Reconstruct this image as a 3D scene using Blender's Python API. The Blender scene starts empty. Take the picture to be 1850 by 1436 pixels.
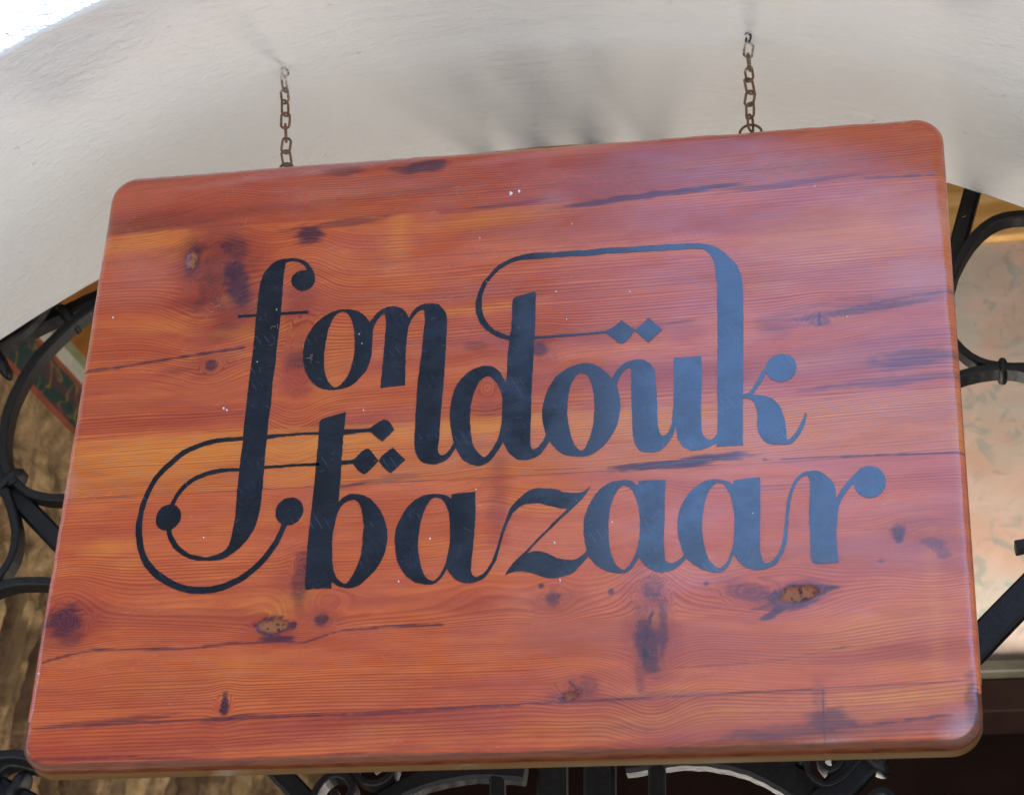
import bpy, bmesh, math, random
import numpy as np
from mathutils import Vector, Matrix, noise as mnoise
from mathutils.geometry import tessellate_polygon
random.seed(7); rng = np.random.default_rng(7)
SC = bpy.context.scene; COL = SC.collection
BZ = 2.35                                     # height of the sign's lower edge above the ground

# ------------------------------------------------------------------ camera
R = np.array([[0.9828954117, 0.1793994289, 0.0416227649],
              [-0.0550050564, 0.5016611333, -0.8633137038],
              [-0.1757585088, 0.8462576158, 0.5029483018]])      # world -> view (x right, y down, z forward)
CAM = np.array([0.8481294554, -1.8610322494, -0.7263520532]); FPX = 3987.0566
cam = bpy.data.objects.new('camera', bpy.data.cameras.new('camera')); COL.objects.link(cam)
cam.data.sensor_width = 36; cam.data.lens = FPX/1850*36; cam.data.clip_end = 400; cam.data.clip_start = .05
_r, _u, _f = R.T@[1, 0, 0], R.T@[0, -1, 0], R.T@[0, 0, 1]
cam.matrix_world = Matrix(((_r[0], _u[0], -_f[0], CAM[0]), (_r[1], _u[1], -_f[1], CAM[1]), (_r[2], _u[2], -_f[2], CAM[2]+BZ), (0, 0, 0, 1)))
SC.camera = cam
cam.data.dof.use_dof = True; cam.data.dof.focus_distance = 2.24; cam.data.dof.aperture_fstop = 10.0

# ------------------------------------------------------------------ light
EXPOSURE = 2.5
SKY = 0.15
sun_az, sun_el = math.radians(62), math.radians(64)      # azimuth from -Y (towards the street) round to +X
sd = Vector((math.sin(sun_az)*math.cos(sun_el), -math.cos(sun_az)*math.cos(sun_el), math.sin(sun_el)))
world = bpy.data.worlds.new('World'); SC.world = world; world.use_nodes = True
nt = world.node_tree; bg = nt.nodes['Background']; bg.inputs['Strength'].default_value = SKY
sky = nt.nodes.new('ShaderNodeTexSky'); sky.sky_type = 'NISHITA'; sky.sun_disc = False
sky.sun_elevation = sun_el; sky.sun_rotation = math.atan2(sd.x, sd.y); sky.air_density = 1.0; sky.dust_density = 0.0; sky.ozone_density = 6; sky.altitude = 900
nt.links.new(sky.outputs[0], bg.inputs[0])
sun = bpy.data.objects.new('sun', bpy.data.lights.new('sun', 'SUN')); COL.objects.link(sun)
sun.data.energy = 4.2; sun.data.angle = math.radians(.5); sun.data.color = (1, .965, .92)
sun.rotation_euler = (-sd).to_track_quat('-Z', 'Y').to_euler(); sun.location = (3, -3, 6)
lamp = bpy.data.objects.new('inner_court_light', bpy.data.lights.new('inner_court_light', 'AREA')); COL.objects.link(lamp)
lamp.data.shape = 'RECTANGLE'; lamp.data.size = .38; lamp.data.size_y = .34; lamp.data.energy = 1.15; lamp.data.color = (1, .90, .79)
lamp.location = (.58, .94, BZ+.03); lamp.rotation_euler = (Vector((.52, 0.55, BZ+.85))-lamp.location).to_track_quat('-Z', 'Y').to_euler()
room = bpy.data.objects.new('room_light', bpy.data.lights.new('room_light', 'AREA')); COL.objects.link(room)  # added fill lamp to brighten the mural and side wall; no fixture stands here
room.data.specular_factor = .08; lamp.data.specular_factor = .08; room.data.size = .5; room.data.energy = 6.4; room.data.color = (1, .89, .77); room.location = (.85, .50, BZ-.15); room.rotation_euler = Vector((.0, 1, .18)).to_track_quat('-Z', 'Y').to_euler()
SC.view_settings.view_transform = 'Standard'; SC.view_settings.look = 'None'; SC.view_settings.gamma = 1; SC.view_settings.exposure = EXPOSURE

# ------------------------------------------------------------------ helpers
def hit(px, py, y):                            # the point at depth y behind the sign's face that the photograph shows there
    v = R.T@np.array([(px-925)/FPX, (py-718)/FPX, 1.]); k = (y-CAM[1])/v[1]; return CAM+k*v
def bd(px, py):
    p = hit(px, py, 0); return p[0], p[2]
def tag(o, label=None, cat=None, group=None, kind=None):
    if label: o['label'] = label
    if cat: o['category'] = cat
    if group: o['group'] = group
    if kind: o['kind'] = kind
    return o
def empty(name, loc):
    o = bpy.data.objects.new(name, None); COL.objects.link(o); o.location = loc; o.empty_display_size = .05; return o
def link(name, me, mat=None, parent=None):
    o = bpy.data.objects.new(name, me); COL.objects.link(o)
    if mat is not None and not me.materials: me.materials.append(mat)
    if parent is not None:
        o.parent = parent; o.location = tuple(-c for c in parent.location)      # meshes are written in sign coordinates; parents carry their own place
    return o
def mesh(name, verts, faces, smooth=False):
    me = bpy.data.meshes.new(name); me.from_pydata([tuple(map(float, v)) for v in verts], [], faces); me.update()
    if smooth: me.polygons.foreach_set('use_smooth', [True]*len(me.polygons))
    return me
def up(v): return [(a, b, c+BZ) for a, b, c in v]
def vnoise(x, z, seed=0):                      # value noise for arrays
    xi = np.floor(x).astype(np.int64); zi = np.floor(z).astype(np.int64); fx = x-xi; fz = z-zi
    fx = fx*fx*(3-2*fx); fz = fz*fz*(3-2*fz)
    def h(i, j):
        n = (i*374761393+j*668265263+seed*1274126177) & 0x7fffffff; n = ((n ^ (n >> 13))*1274126177) & 0x7fffffff
        return ((n ^ (n >> 16)) & 0xffff)/65535.
    return (h(xi, zi)*(1-fx)+h(xi+1, zi)*fx)*(1-fz)+(h(xi, zi+1)*(1-fx)+h(xi+1, zi+1)*fx)*fz
def fbm(x, z, o=4, seed=0):
    s = 0; a = .5; t = 0
    for i in range(o): s = s+a*vnoise(x*2**i, z*2**i, seed+i); t += a; a *= .55
    return s/t*2-1

class NT:                                       # a little node writer
    def __init__(s, name, rough=.5):
        s.m = bpy.data.materials.new(name); s.m.use_nodes = True; s.t = s.m.node_tree; s.b = s.t.nodes['Principled BSDF']; s.b.inputs['Roughness'].default_value = rough
    def n(s, kind, **kw):
        q = s.t.nodes.new('ShaderNode'+kind)
        for k, v in kw.items():
            if isinstance(k, str) and hasattr(q, k) and k not in q.inputs: setattr(q, k, v)
            else: s.put(q, k, v)
        return q
    def put(s, q, k, v):
        if hasattr(v, 'links') or isinstance(v, bpy.types.NodeSocket): s.t.links.new(v, q.inputs[k])
        else: q.inputs[k].default_value = v
    def math(s, op, a, b=0., c=None, clamp=False):
        q = s.t.nodes.new('ShaderNodeMath'); q.operation = op; q.use_clamp = clamp
        s.put(q, 0, a); s.put(q, 1, b)
        if c is not None: s.put(q, 2, c)
        return q.outputs[0]
    def mix(s, f, a, b, mode='MIX'):
        q = s.t.nodes.new('ShaderNodeMix'); q.data_type = 'RGBA'; q.blend_type = mode
        s.put(q, 0, f); s.put(q, 6, (*a, 1) if isinstance(a, tuple) and len(a) == 3 else a); s.put(q, 7, (*b, 1) if isinstance(b, tuple) and len(b) == 3 else b)
        return q.outputs[2]
    def noise(s, scale, vec=None, detail=3, rough=.5, dist=0., stretch=None):
        v = vec if vec is not None else s.obj()
        if stretch is not None:
            mp = s.t.nodes.new('ShaderNodeMapping'); s.t.links.new(v, mp.inputs[0]); mp.inputs['Scale'].default_value = stretch; v = mp.outputs[0]
        q = s.t.nodes.new('ShaderNodeTexNoise'); s.t.links.new(v, q.inputs['Vector']); q.inputs['Scale'].default_value = scale
        q.inputs['Detail'].default_value = detail; q.inputs['Roughness'].default_value = rough; q.inputs['Distortion'].default_value = dist
        return q.outputs['Fac']
    def obj(s):
        if not hasattr(s, '_o'): s._o = s.t.nodes.new('ShaderNodeTexCoord').outputs['Object']
        return s._o
    def ramp(s, f, lo, hi):
        q = s.t.nodes.new('ShaderNodeMapRange'); q.interpolation_type = 'SMOOTHSTEP'; s.put(q, 0, f); q.inputs[1].default_value = lo; q.inputs[2].default_value = hi
        return q.outputs[0]
    def attr(s, name, out='Fac'):
        q = s.t.nodes.new('ShaderNodeAttribute'); q.attribute_name = name; return q.outputs[out]
    def bump(s, h, dist, strength=1.):
        q = s.t.nodes.new('ShaderNodeBump'); s.put(q, 'Height', h); q.inputs['Distance'].default_value = dist; q.inputs['Strength'].default_value = strength
        if s.b.inputs['Normal'].links: s.t.links.new(s.b.inputs['Normal'].links[0].from_socket, q.inputs['Normal'])
        s.t.links.new(q.outputs[0], s.b.inputs['Normal'])
    def out(s, **kw):
        for k, v in kw.items():
            k = k.replace('_', ' '); 
            if isinstance(v, tuple) and len(v) == 3: v = (*v, 1)
            s.put(s.b, k, v)
        return s.m

# ------------------------------------------------------------------ materials
def wood_material():
    w = NT('varnished_pine')
    ph = w.attr('phase'); f1 = w.attr('f1', 'Color'); f2 = w.attr('f2', 'Color')
    s1 = w.n('SeparateColor'); w.t.links.new(f1, s1.inputs[0]); dark, brown, orange = s1.outputs
    s2 = w.n('SeparateColor'); w.t.links.new(f2, s2.inputs[0]); hole, haze, chat = s2.outputs
    tan = w.attr('tan'); 
    sx = w.n('SeparateXYZ'); w.t.links.new(w.obj(), sx.inputs[0]); X, Y, Z = sx.outputs
    # growth rings: irregular spacing, a soft rise and a sharp late-wood edge
    cv = w.n('CombineXYZ'); w.put(cv, 0, w.math('MULTIPLY', X, .035)); w.put(cv, 1, 0.); w.put(cv, 2, ph)
    n1 = w.noise(95, cv.outputs[0], 2); n2 = w.noise(420, cv.outputs[0], 3, .6)
    p = w.math('ADD', w.math('MULTIPLY', ph, 285.), w.math('MULTIPLY', n1, 2.2))
    fr = w.math('FRACT', p)
    late = w.math('MULTIPLY', w.ramp(fr, .25, .86), w.math('SUBTRACT', 1., w.ramp(fr, .90, 1.0)))
    amp = w.ramp(w.noise(26, cv.outputs[0], 3), .30, .68)
    late = w.math('MULTIPLY', late, w.math('MULTIPLY_ADD', amp, .82, .18))
    fine = w.noise(1, w.obj(), 3, .6, 0, (34, 0, 1500)); fibre = w.noise(1, w.obj(), 3, .65, 0, (120, 120, 900))
    grit = w.noise(900, w.obj(), 2, .6); blot = w.noise(1, w.obj(), 4, .6, 0, (5, 5, 26)); blot2 = w.noise(1, w.obj(), 3, .55, .3, (14, 14, 60))
    c = w.mix(w.ramp(blot, .36, .66), (.66, .108, .034), (.79, .168, .038))
    c = w.mix(w.math('MULTIPLY', w.ramp(blot2, .45, .72), .45), c, (.50, .052, .018))
    band = w.noise(1, w.obj(), 4, .55, .2, (2.6, 2.6, 19)); c = w.mix(w.math('MULTIPLY', w.ramp(band, .46, .66), .62), c, (.38, .052, .034))
    c = w.mix(w.math('MULTIPLY', orange, .85, clamp=True), c, (.90, .29, .040))
    c = w.mix(w.math('MULTIPLY', late, .78), c, (.32, .028, .012))
    c = w.mix(w.math('MULTIPLY', w.ramp(n2, .50, .72), .48), c, (.42, .045, .015))
    c = w.mix(w.math('MULTIPLY', w.ramp(fine, .48, .75), .22), c, (.46, .055, .02))
    c = w.mix(w.math('MULTIPLY', w.ramp(fibre, .35, .8), .16), c, (.62, .20, .08))
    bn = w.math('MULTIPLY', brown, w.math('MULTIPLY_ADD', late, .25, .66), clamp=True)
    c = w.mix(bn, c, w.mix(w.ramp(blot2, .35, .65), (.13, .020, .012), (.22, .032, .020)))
    ragged = w.math('MULTIPLY', w.math('SUBTRACT', w.noise(1, w.obj(), 4, .7, 0, (22, 22, 420)), .5), 1.1)
    dk = w.math('MULTIPLY', w.math('MULTIPLY', w.ramp(w.math('ADD', dark, w.math('MULTIPLY', ragged, .8)), .08, .72), w.math('POWER', dark, .55)), w.math('MULTIPLY_ADD', late, .30, .85), clamp=True)
    c = w.mix(dk, c, (.040, .016, .032))
    c = w.mix(hole, c, w.mix(w.ramp(w.noise(150, w.obj(), 4, .6, .3), .34, .52), (.05, .016, .010), (.36, .13, .05)))
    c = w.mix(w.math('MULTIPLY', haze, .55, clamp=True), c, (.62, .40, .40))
    dust = w.ramp(w.noise(260, w.obj(), 4, .75, 1.2), .60, .80)
    c = w.mix(w.math('MULTIPLY', dust, .20), c, (.62, .42, .36))
    c = w.mix(w.math('MULTIPLY', w.ramp(w.noise(430, w.obj(), 2, .5), .70, .76), .75), c, (.05, .018, .016))
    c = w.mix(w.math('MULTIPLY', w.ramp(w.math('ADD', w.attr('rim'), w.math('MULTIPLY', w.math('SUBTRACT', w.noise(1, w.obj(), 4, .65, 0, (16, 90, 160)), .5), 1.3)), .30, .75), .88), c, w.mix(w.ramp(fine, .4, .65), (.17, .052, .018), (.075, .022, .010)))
    tn = w.noise(1, w.obj(), 4, .6, 0, (12, 12, 60))
    c = w.mix(tan, c, w.mix(w.ramp(tn, .55, .78), (.20, .105, .035), (.34, .25, .17)))
    c = w.mix(w.math('MULTIPLY', chat, .20), c, (.66, .30, .2))
    rough = w.math('MULTIPLY_ADD', w.ramp(w.noise(1, w.obj(), 4, .6, .4, (9, 9, 22)), .3, .7), .14, .30)
    rough = w.math('ADD', rough, w.math('MULTIPLY', late, -.03)); rough = w.math('ADD', rough, w.math('MULTIPLY', w.math('ADD', haze, w.math('MULTIPLY', tan, 3.)), .15))
    h = w.math('MULTIPLY_ADD', late, -.5, w.math('MULTIPLY', fine, .5)); h = w.math('ADD', h, w.math('MULTIPLY', n2, .3))
    h = w.math('ADD', h, w.math('MULTIPLY', chat, .9)); h = w.math('ADD', h, w.math('MULTIPLY', grit, .35)); h = w.math('ADD', h, w.math('MULTIPLY', dust, .5))
    w.bump(h, .00007)
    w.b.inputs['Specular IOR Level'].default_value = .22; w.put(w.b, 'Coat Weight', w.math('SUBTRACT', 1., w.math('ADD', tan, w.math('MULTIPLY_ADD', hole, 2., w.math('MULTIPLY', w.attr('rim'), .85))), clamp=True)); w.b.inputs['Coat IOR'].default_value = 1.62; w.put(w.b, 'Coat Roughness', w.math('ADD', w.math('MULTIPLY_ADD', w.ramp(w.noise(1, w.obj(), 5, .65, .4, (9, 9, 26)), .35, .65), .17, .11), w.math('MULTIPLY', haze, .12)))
    return w.out(Base_Color=c, Roughness=rough)
def paint_material():
    w = NT('dark_sign_paint')
    fine = w.noise(1, w.obj(), 3, .6, 0, (40, 0, 1100)); grit = w.noise(1500, w.obj(), 3, .6); patch = w.noise(9, w.obj(), 4, .6)
    sx = w.n('SeparateXYZ'); w.t.links.new(w.obj(), sx.inputs[0])
    dust = w.ramp(w.noise(520, w.obj(), 4, .8, 1.5), .63, .78)
    c = w.mix(w.ramp(patch, .38, .66), (.0035, .004, .006), (.008, .010, .018)); c = w.mix(w.math('MULTIPLY', dust, .09), c, (.22, .22, .24))
    # planer marks telegraphing through the paint as slanting scratches
    d = w.math('ADD', sx.outputs[0], w.math('MULTIPLY', sx.outputs[2], .62)); fr = w.math('FRACT', w.math('MULTIPLY', d, 118.))
    tri = w.math('SUBTRACT', 1., w.math('MULTIPLY', w.math('ABSOLUTE', w.math('SUBTRACT', fr, .5)), 7.), clamp=True)
    msk = w.ramp(w.noise(1, w.obj(), 3, .6, 0, (14, 14, 46)), .55, .66); scr = w.math('MULTIPLY', tri, msk)
    c = w.mix(w.math('MULTIPLY', scr, .16), c, (.2, .25, .36))
    rough = w.math('MULTIPLY_ADD', w.ramp(w.noise(16, w.obj(), 5, .65), .32, .68), .20, .20)
    c = w.mix(w.math('MULTIPLY', w.ramp(fine, .5, .72), .3), c, (.018, .020, .030)); c = w.mix(w.math('MULTIPLY', w.ramp(w.math('ADD', w.math('MULTIPLY', fine, .5), w.math('MULTIPLY', w.noise(60, w.obj(), 4, .7), .5)), .62, .70), .35), c, (.12, .03, .015))
    gr2 = w.noise(1, w.obj(), 3, .6, 0, (22, 0, 430)); w.bump(w.math('ADD', w.math('MULTIPLY', w.noise(420, w.obj(), 3, .7), .6), gr2), .00016)
    w.bump(w.math('ADD', w.math('MULTIPLY', fine, .5), w.math('ADD', w.math('MULTIPLY', grit, .7), w.math('MULTIPLY', scr, 1.2))), .00013)
    w.b.inputs['Specular IOR Level'].default_value = .30; w.b.inputs['Coat Weight'].default_value = 1.; w.b.inputs['Coat IOR'].default_value = 1.86; w.put(w.b, 'Coat Roughness', w.math('MULTIPLY_ADD', w.ramp(w.noise(26, w.obj(), 5, .65), .32, .68), .12, .10))
    return w.out(Base_Color=c, Roughness=rough)
def plaster_material():
    w = NT('whitewashed_plaster', .85)
    big = w.noise(3.2, w.obj(), 4, .55); mid = w.noise(1, w.obj(), 5, .6, .3, (10, 16, 16)); gr = w.noise(240, w.obj(), 4, .65); brush = w.noise(1, w.obj(), 4, .6, .4, (16, 110, 110))
    pit = w.n('TexVoronoi'); w.t.links.new(w.obj(), pit.inputs['Vector']); pit.inputs['Scale'].default_value = 33; 
    pm = w.math('MULTIPLY', w.math('SUBTRACT', 1., w.ramp(pit.outputs['Distance'], .05, .13)), w.ramp(w.noise(37, w.obj(), 2), .54, .62))
    c = w.mix(w.ramp(big, .35, .7), (.765, .745, .705), (.72, .705, .68)); c = w.mix(w.math('MULTIPLY', w.ramp(gr, .5, .75), .10), c, (.55, .53, .50)); c = w.mix(w.math('MULTIPLY', pm, .05), c, (.36, .34, .31))
    h = w.math('ADD', w.math('MULTIPLY', mid, 1.6), w.math('ADD', w.math('MULTIPLY', gr, .22), w.math('MULTIPLY', brush, .8))); h = w.math('SUBTRACT', h, w.math('MULTIPLY', pm, .35))
    w.bump(h, .0034)
    return w.out(Base_Color=c)
def iron_material():
    w = NT('black_painted_iron', .56)
    lump = w.noise(130, w.obj(), 4, .6, .6); gr = w.noise(700, w.obj(), 3, .6)
    c = w.mix(w.ramp(lump, .45, .7), (.004, .004, .0045), (.010, .010, .012)); c = w.mix(w.math('MULTIPLY', w.ramp(w.noise(75, w.obj(), 4, .7), .62, .74), .25), c, (.07, .065, .06))
    w.bump(w.math('ADD', lump, w.math('MULTIPLY', gr, .2)), .0009); w.b.inputs['Specular IOR Level'].default_value = .5
    return w.out(Base_Color=c)
def rust_material():
    w = NT('rusty_chain_steel', .62)
    n = w.noise(160, w.obj(), 4, .7); z = w.n('SeparateXYZ'); w.t.links.new(w.n('TexCoord').outputs['Object'], z.inputs[0])
    c = w.mix(w.ramp(n, .35, .7), (.115, .058, .022), (.24, .125, .055))
    pnt = w.math('ADD', w.math('MULTIPLY', w.math('SUBTRACT', z.outputs[2], BZ+.795), 22.), w.math('MULTIPLY', w.math('SUBTRACT', w.noise(210, w.obj(), 3), .5), 3.2), clamp=True)
    c = w.mix(pnt, c, (.66, .62, .57)); w.bump(n, .0006)
    return w.out(Base_Color=c, Metallic=0.)
def simple(name, a, b, scale=20, rough=.7, bump=.001, stretch=None, lo=.35, hi=.68):
    w = NT(name, rough); n = w.noise(scale, w.obj(), 5, .62, .3, stretch); g = w.noise(scale*9, w.obj(), 3, .6)
    c = w.mix(w.ramp(n, lo, hi), a, b); c = w.mix(w.math('MULTIPLY', w.ramp(g, .45, .75), .15), c, tuple(x*.6 for x in a)); w.bump(w.math('ADD', n, w.math('MULTIPLY', g, .3)), bump)
    return w.out(Base_Color=c)
def stone_material():
    w = NT('rough_earthen_wall', .92)
    a = w.noise(9, w.obj(), 5, .65, .6); b = w.noise(1, w.obj(), 4, .6, .3, (34, 34, 5)); g = w.noise(150, w.obj(), 4, .7)
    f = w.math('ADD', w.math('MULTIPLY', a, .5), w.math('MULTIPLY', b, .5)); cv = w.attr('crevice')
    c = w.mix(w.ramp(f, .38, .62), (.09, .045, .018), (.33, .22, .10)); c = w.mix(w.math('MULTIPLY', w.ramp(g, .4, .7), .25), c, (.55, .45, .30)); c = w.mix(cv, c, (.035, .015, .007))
    w.bump(w.math('ADD', a, w.math('MULTIPLY', g, .3)), .006)
    return w.out(Base_Color=c)
def mural_material():
    w = NT('faded_floral_mural', .7)
    a = w.noise(5, w.obj(), 4, .6, .5); b = w.noise(1, w.obj(), 3, .55, .8, (22, 22, 26)); v = w.n('TexVoronoi'); v.feature = 'SMOOTH_F1'; w.t.links.new(w.obj(), v.inputs['Vector']); v.inputs['Scale'].default_value = 21; v.inputs['Randomness'].default_value = 1
    sx = w.n('SeparateXYZ'); w.t.links.new(w.obj(), sx.inputs[0])
    c = w.mix(w.ramp(a, .38, .64), (.47, .31, .235), (.42, .385, .33)); c = w.mix(w.math('MULTIPLY', w.ramp(w.noise(11, w.obj(), 3, .5, 1), .5, .68), .55), c, (.56, .39, .32))
    leaf = w.math('MULTIPLY', w.ramp(w.noise(17, w.obj(), 2, .45, 2.4), .54, .65), w.ramp(w.noise(6, w.obj(), 2), .30, .46))
    c = w.mix(w.math('MULTIPLY', leaf, .5), c, (.17, .25, .24)); c = w.mix(w.math('MULTIPLY', w.ramp(b, .58, .72), .35), c, (.16, .22, .20))
    c = w.mix(w.math('MULTIPLY', w.ramp(w.noise(4, w.obj(), 3), .56, .72), .3), c, (.62, .62, .56))
    w.bump(b, .0008)
    return w.out(Base_Color=c)
def frieze_material():
    w = NT('painted_scroll_frieze', .6)
    n = w.noise(7, w.obj(), 2, .5, 1.2); cu = w.noise(11, w.obj(), 1, .4, 2.2); line = w.math('SUBTRACT', 1., w.ramp(w.math('ABSOLUTE', w.math('SUBTRACT', cu, .52)), .010, .030))
    c = w.mix(w.ramp(n, .52, .60), (.022, .050, .046), (.075, .040, .045)); c = w.mix(w.math('MULTIPLY', line, .8), c, (.24, .15, .04)); c = w.mix(w.ramp(w.noise(23, w.obj(), 1), .66, .70), c, (.26, .17, .03))
    return w.out(Base_Color=c)
M = dict(wood=wood_material(), paint=paint_material(), plaster=plaster_material(), iron=iron_material(), rust=rust_material(), mural=mural_material(), frieze=frieze_material(),
    ochre=simple('ochre_painted_timber', (.46, .25, .07), (.66, .42, .17), 1, .6, .001, (6, 6, 30)),
    amber=simple('amber_painted_board', (.24, .095, .018), (.34, .14, .028), 14, .6),
    stone=stone_material(),
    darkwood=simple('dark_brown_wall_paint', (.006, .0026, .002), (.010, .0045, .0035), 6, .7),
    ledge=simple('grey_green_ledge_paint', (.020, .018, .012), (.042, .038, .026), 12, .6),
    red=simple('red_trim_paint', (.20, .055, .030), (.28, .08, .045), 20, .6), cream=simple('cream_trim_paint', (.42, .42, .34), (.52, .52, .44), 20, .6), green=simple('sage_trim_paint', (.22, .24, .13), (.28, .30, .18), 20, .6),
    house=simple('pale_house_plaster', (.52, .43, .33), (.62, .53, .43), 1.2, .9),
    paving=simple('stone_paving', (.108, .105, .100), (.150, .146, .139), 3, .85, .004), facade=simple('street_facade_plaster', (.035, .028, .02), (.06, .048, .034), 1.2, .9),
    white=simple('white_paint_drip', (.78, .78, .80), (.85, .85, .86), 200, .5, .0002), lint=simple('pale_lint', (.50, .24, .16), (.62, .36, .27), 200, .9, .0001), hook=simple('blackened_steel_hook', (.020, .020, .028), (.06, .05, .05), 200, .5, .0003))

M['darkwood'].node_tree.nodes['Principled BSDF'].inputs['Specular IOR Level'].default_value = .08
# ------------------------------------------------------------------ setting: ground, facade over the street, room behind
g = link('ground', mesh('ground', [(-40, -60, 0), (40, -60, 0), (40, 40, 0), (-40, 40, 0)], [(0, 1, 2, 3)]), M['paving']); tag(g, kind='structure')
def boxm(name, x0, x1, y0, y1, z0, z1, bev=0., seg=2):
    bm = bmesh.new(); bmesh.ops.create_cube(bm, size=1)
    for v in bm.verts: v.co = Vector(((x0+x1)/2+v.co.x*(x1-x0), (y0+y1)/2+v.co.y*(y1-y0), (z0+z1)/2+v.co.z*(z1-z0)+BZ))
    if bev: bmesh.ops.bevel(bm, geom=bm.edges[:], offset=bev, segments=seg, affect='EDGES', profile=.5)
    me = bpy.data.meshes.new(name); bm.to_mesh(me); bm.free(); return me
sf = link('street_facade', boxm('street_facade', -14, -.75, -8.6, -7.6, -BZ-.1, 13.0), M['facade']); tag(sf, kind='structure')
sl = link('street_house', boxm('street_house', -.70, 14, -8.8, -7.7, -BZ-.1, 3.8), M['house']); tag(sl, kind='structure')

# arch wall: a wall 0.42 m thick with a round-arched opening; the sign hangs in its depth
AX, AZ, AR, YF, YB = .4542, -.2187, 1.0900, -.1685, .2399
def arch_wall():
    N, prof = 420, []                        # (offset outwards from the intrados, y)
    e = .0045
    for k in (3.0, 1.6, .8, .4, .2, .1, .05, .025): prof.append((k, YF))
    for q in range(0, 6):
        a = q/5*math.pi/2; prof.append((e-e*math.sin(a), YF+e-e*math.cos(a)))
    for q in range(1, 34): prof.append((0, YF+e+(YB-YF-2*e*.6)*q/34))
    e2 = .006
    for q in range(0, 5):
        a = q/4*math.pi/2; prof.append((e2-e2*math.cos(a), YB-e2+e2*math.sin(a)))
    for k in (.03, .1, .4, 1.0, 2.0): prof.append((k, YB))
    vs = []
    st = [(-1, t) for t in (2.2, 1.5, .8, .3)]+[(0, i/N*math.pi) for i in range(N+1)]+[(1, t) for t in (.3, .8, 1.5, 2.2)]
    for sgn, t in st:
        for off, y in prof:
            if sgn: cxx, czz = (-1 if sgn < 0 else 1)*(AR+off), -t*0.93
            else: cxx, czz = -(AR+off)*math.cos(t), (AR+off)*math.sin(t)
            x, z = AX+cxx, AZ+czz
            nzd = -.0085*math.exp(-((x-.60)/.22)**2)*(y > .05)
            yf = YF-.080*(min(max(x, -.4), 1.5)+.05); y = YB+(y-YB)*(yf-YB)/(YF-YB)
            nz = mnoise.fractal(Vector((x*9, y*9, z*9)), 1, 2, 4)*.0022+mnoise.fractal(Vector((x*55, y*55, z*55)), 1, 2, 3)*.0009
            nz0 = nz; nz = nz+nzd
            if off < .02:
                rr = math.hypot(cxx, czz); vs.append((x+cxx/rr*nz, y+nz0*.5, z+czz/rr*nz+BZ))
            else: vs.append((x, y+nz0*.5, z+BZ))
    K = len(prof); fs = [(i*K+j, i*K+j+1, (i+1)*K+j+1, (i+1)*K+j) for i in range(len(st)-1) for j in range(K-1)]
    o = link('plastered_arch', mesh('plastered_arch', vs, fs, True), M['plaster'])
    tag(o, 'white plastered round arch curving over the hanging sign', 'arch')
arch_wall()
# dark room behind, with its painted and rough surfaces
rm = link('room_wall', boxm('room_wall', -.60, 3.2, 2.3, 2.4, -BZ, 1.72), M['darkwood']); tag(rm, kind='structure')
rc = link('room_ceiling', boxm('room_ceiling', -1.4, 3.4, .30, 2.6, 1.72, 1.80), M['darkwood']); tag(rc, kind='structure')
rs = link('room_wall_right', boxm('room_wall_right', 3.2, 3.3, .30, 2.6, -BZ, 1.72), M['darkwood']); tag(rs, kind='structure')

zt = hit(1800, 438, 1.2)[2]; zl = hit(1800, 1203, 1.2)[2]
pw = empty('mural_wall', (1.3, 1.2, BZ+zl)); tag(pw, 'wall panel with a faded pink and teal floral painting under an ochre beam, right of the sign', 'mural')
link('painted_panel', boxm('painted_panel', -.16, 3.1, 1.2, 1.28, zl, zt), M['mural'], pw)
link('ochre_beam', boxm('ochre_beam', -.16, 3.1, 1.185, 1.28, zt+.001, zt+.5, .004), M['ochre'], pw)
link('ledge', boxm('ledge', -.16, 3.1, 1.17, 1.28, zl-.022, zl-.001, .003), M['ledge'], pw)
link('backing_board', boxm('backing_board', -.16, 3.1, 1.19, 1.28, zl-.075, zl-.023, .003), M['darkwood'], pw)

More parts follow.
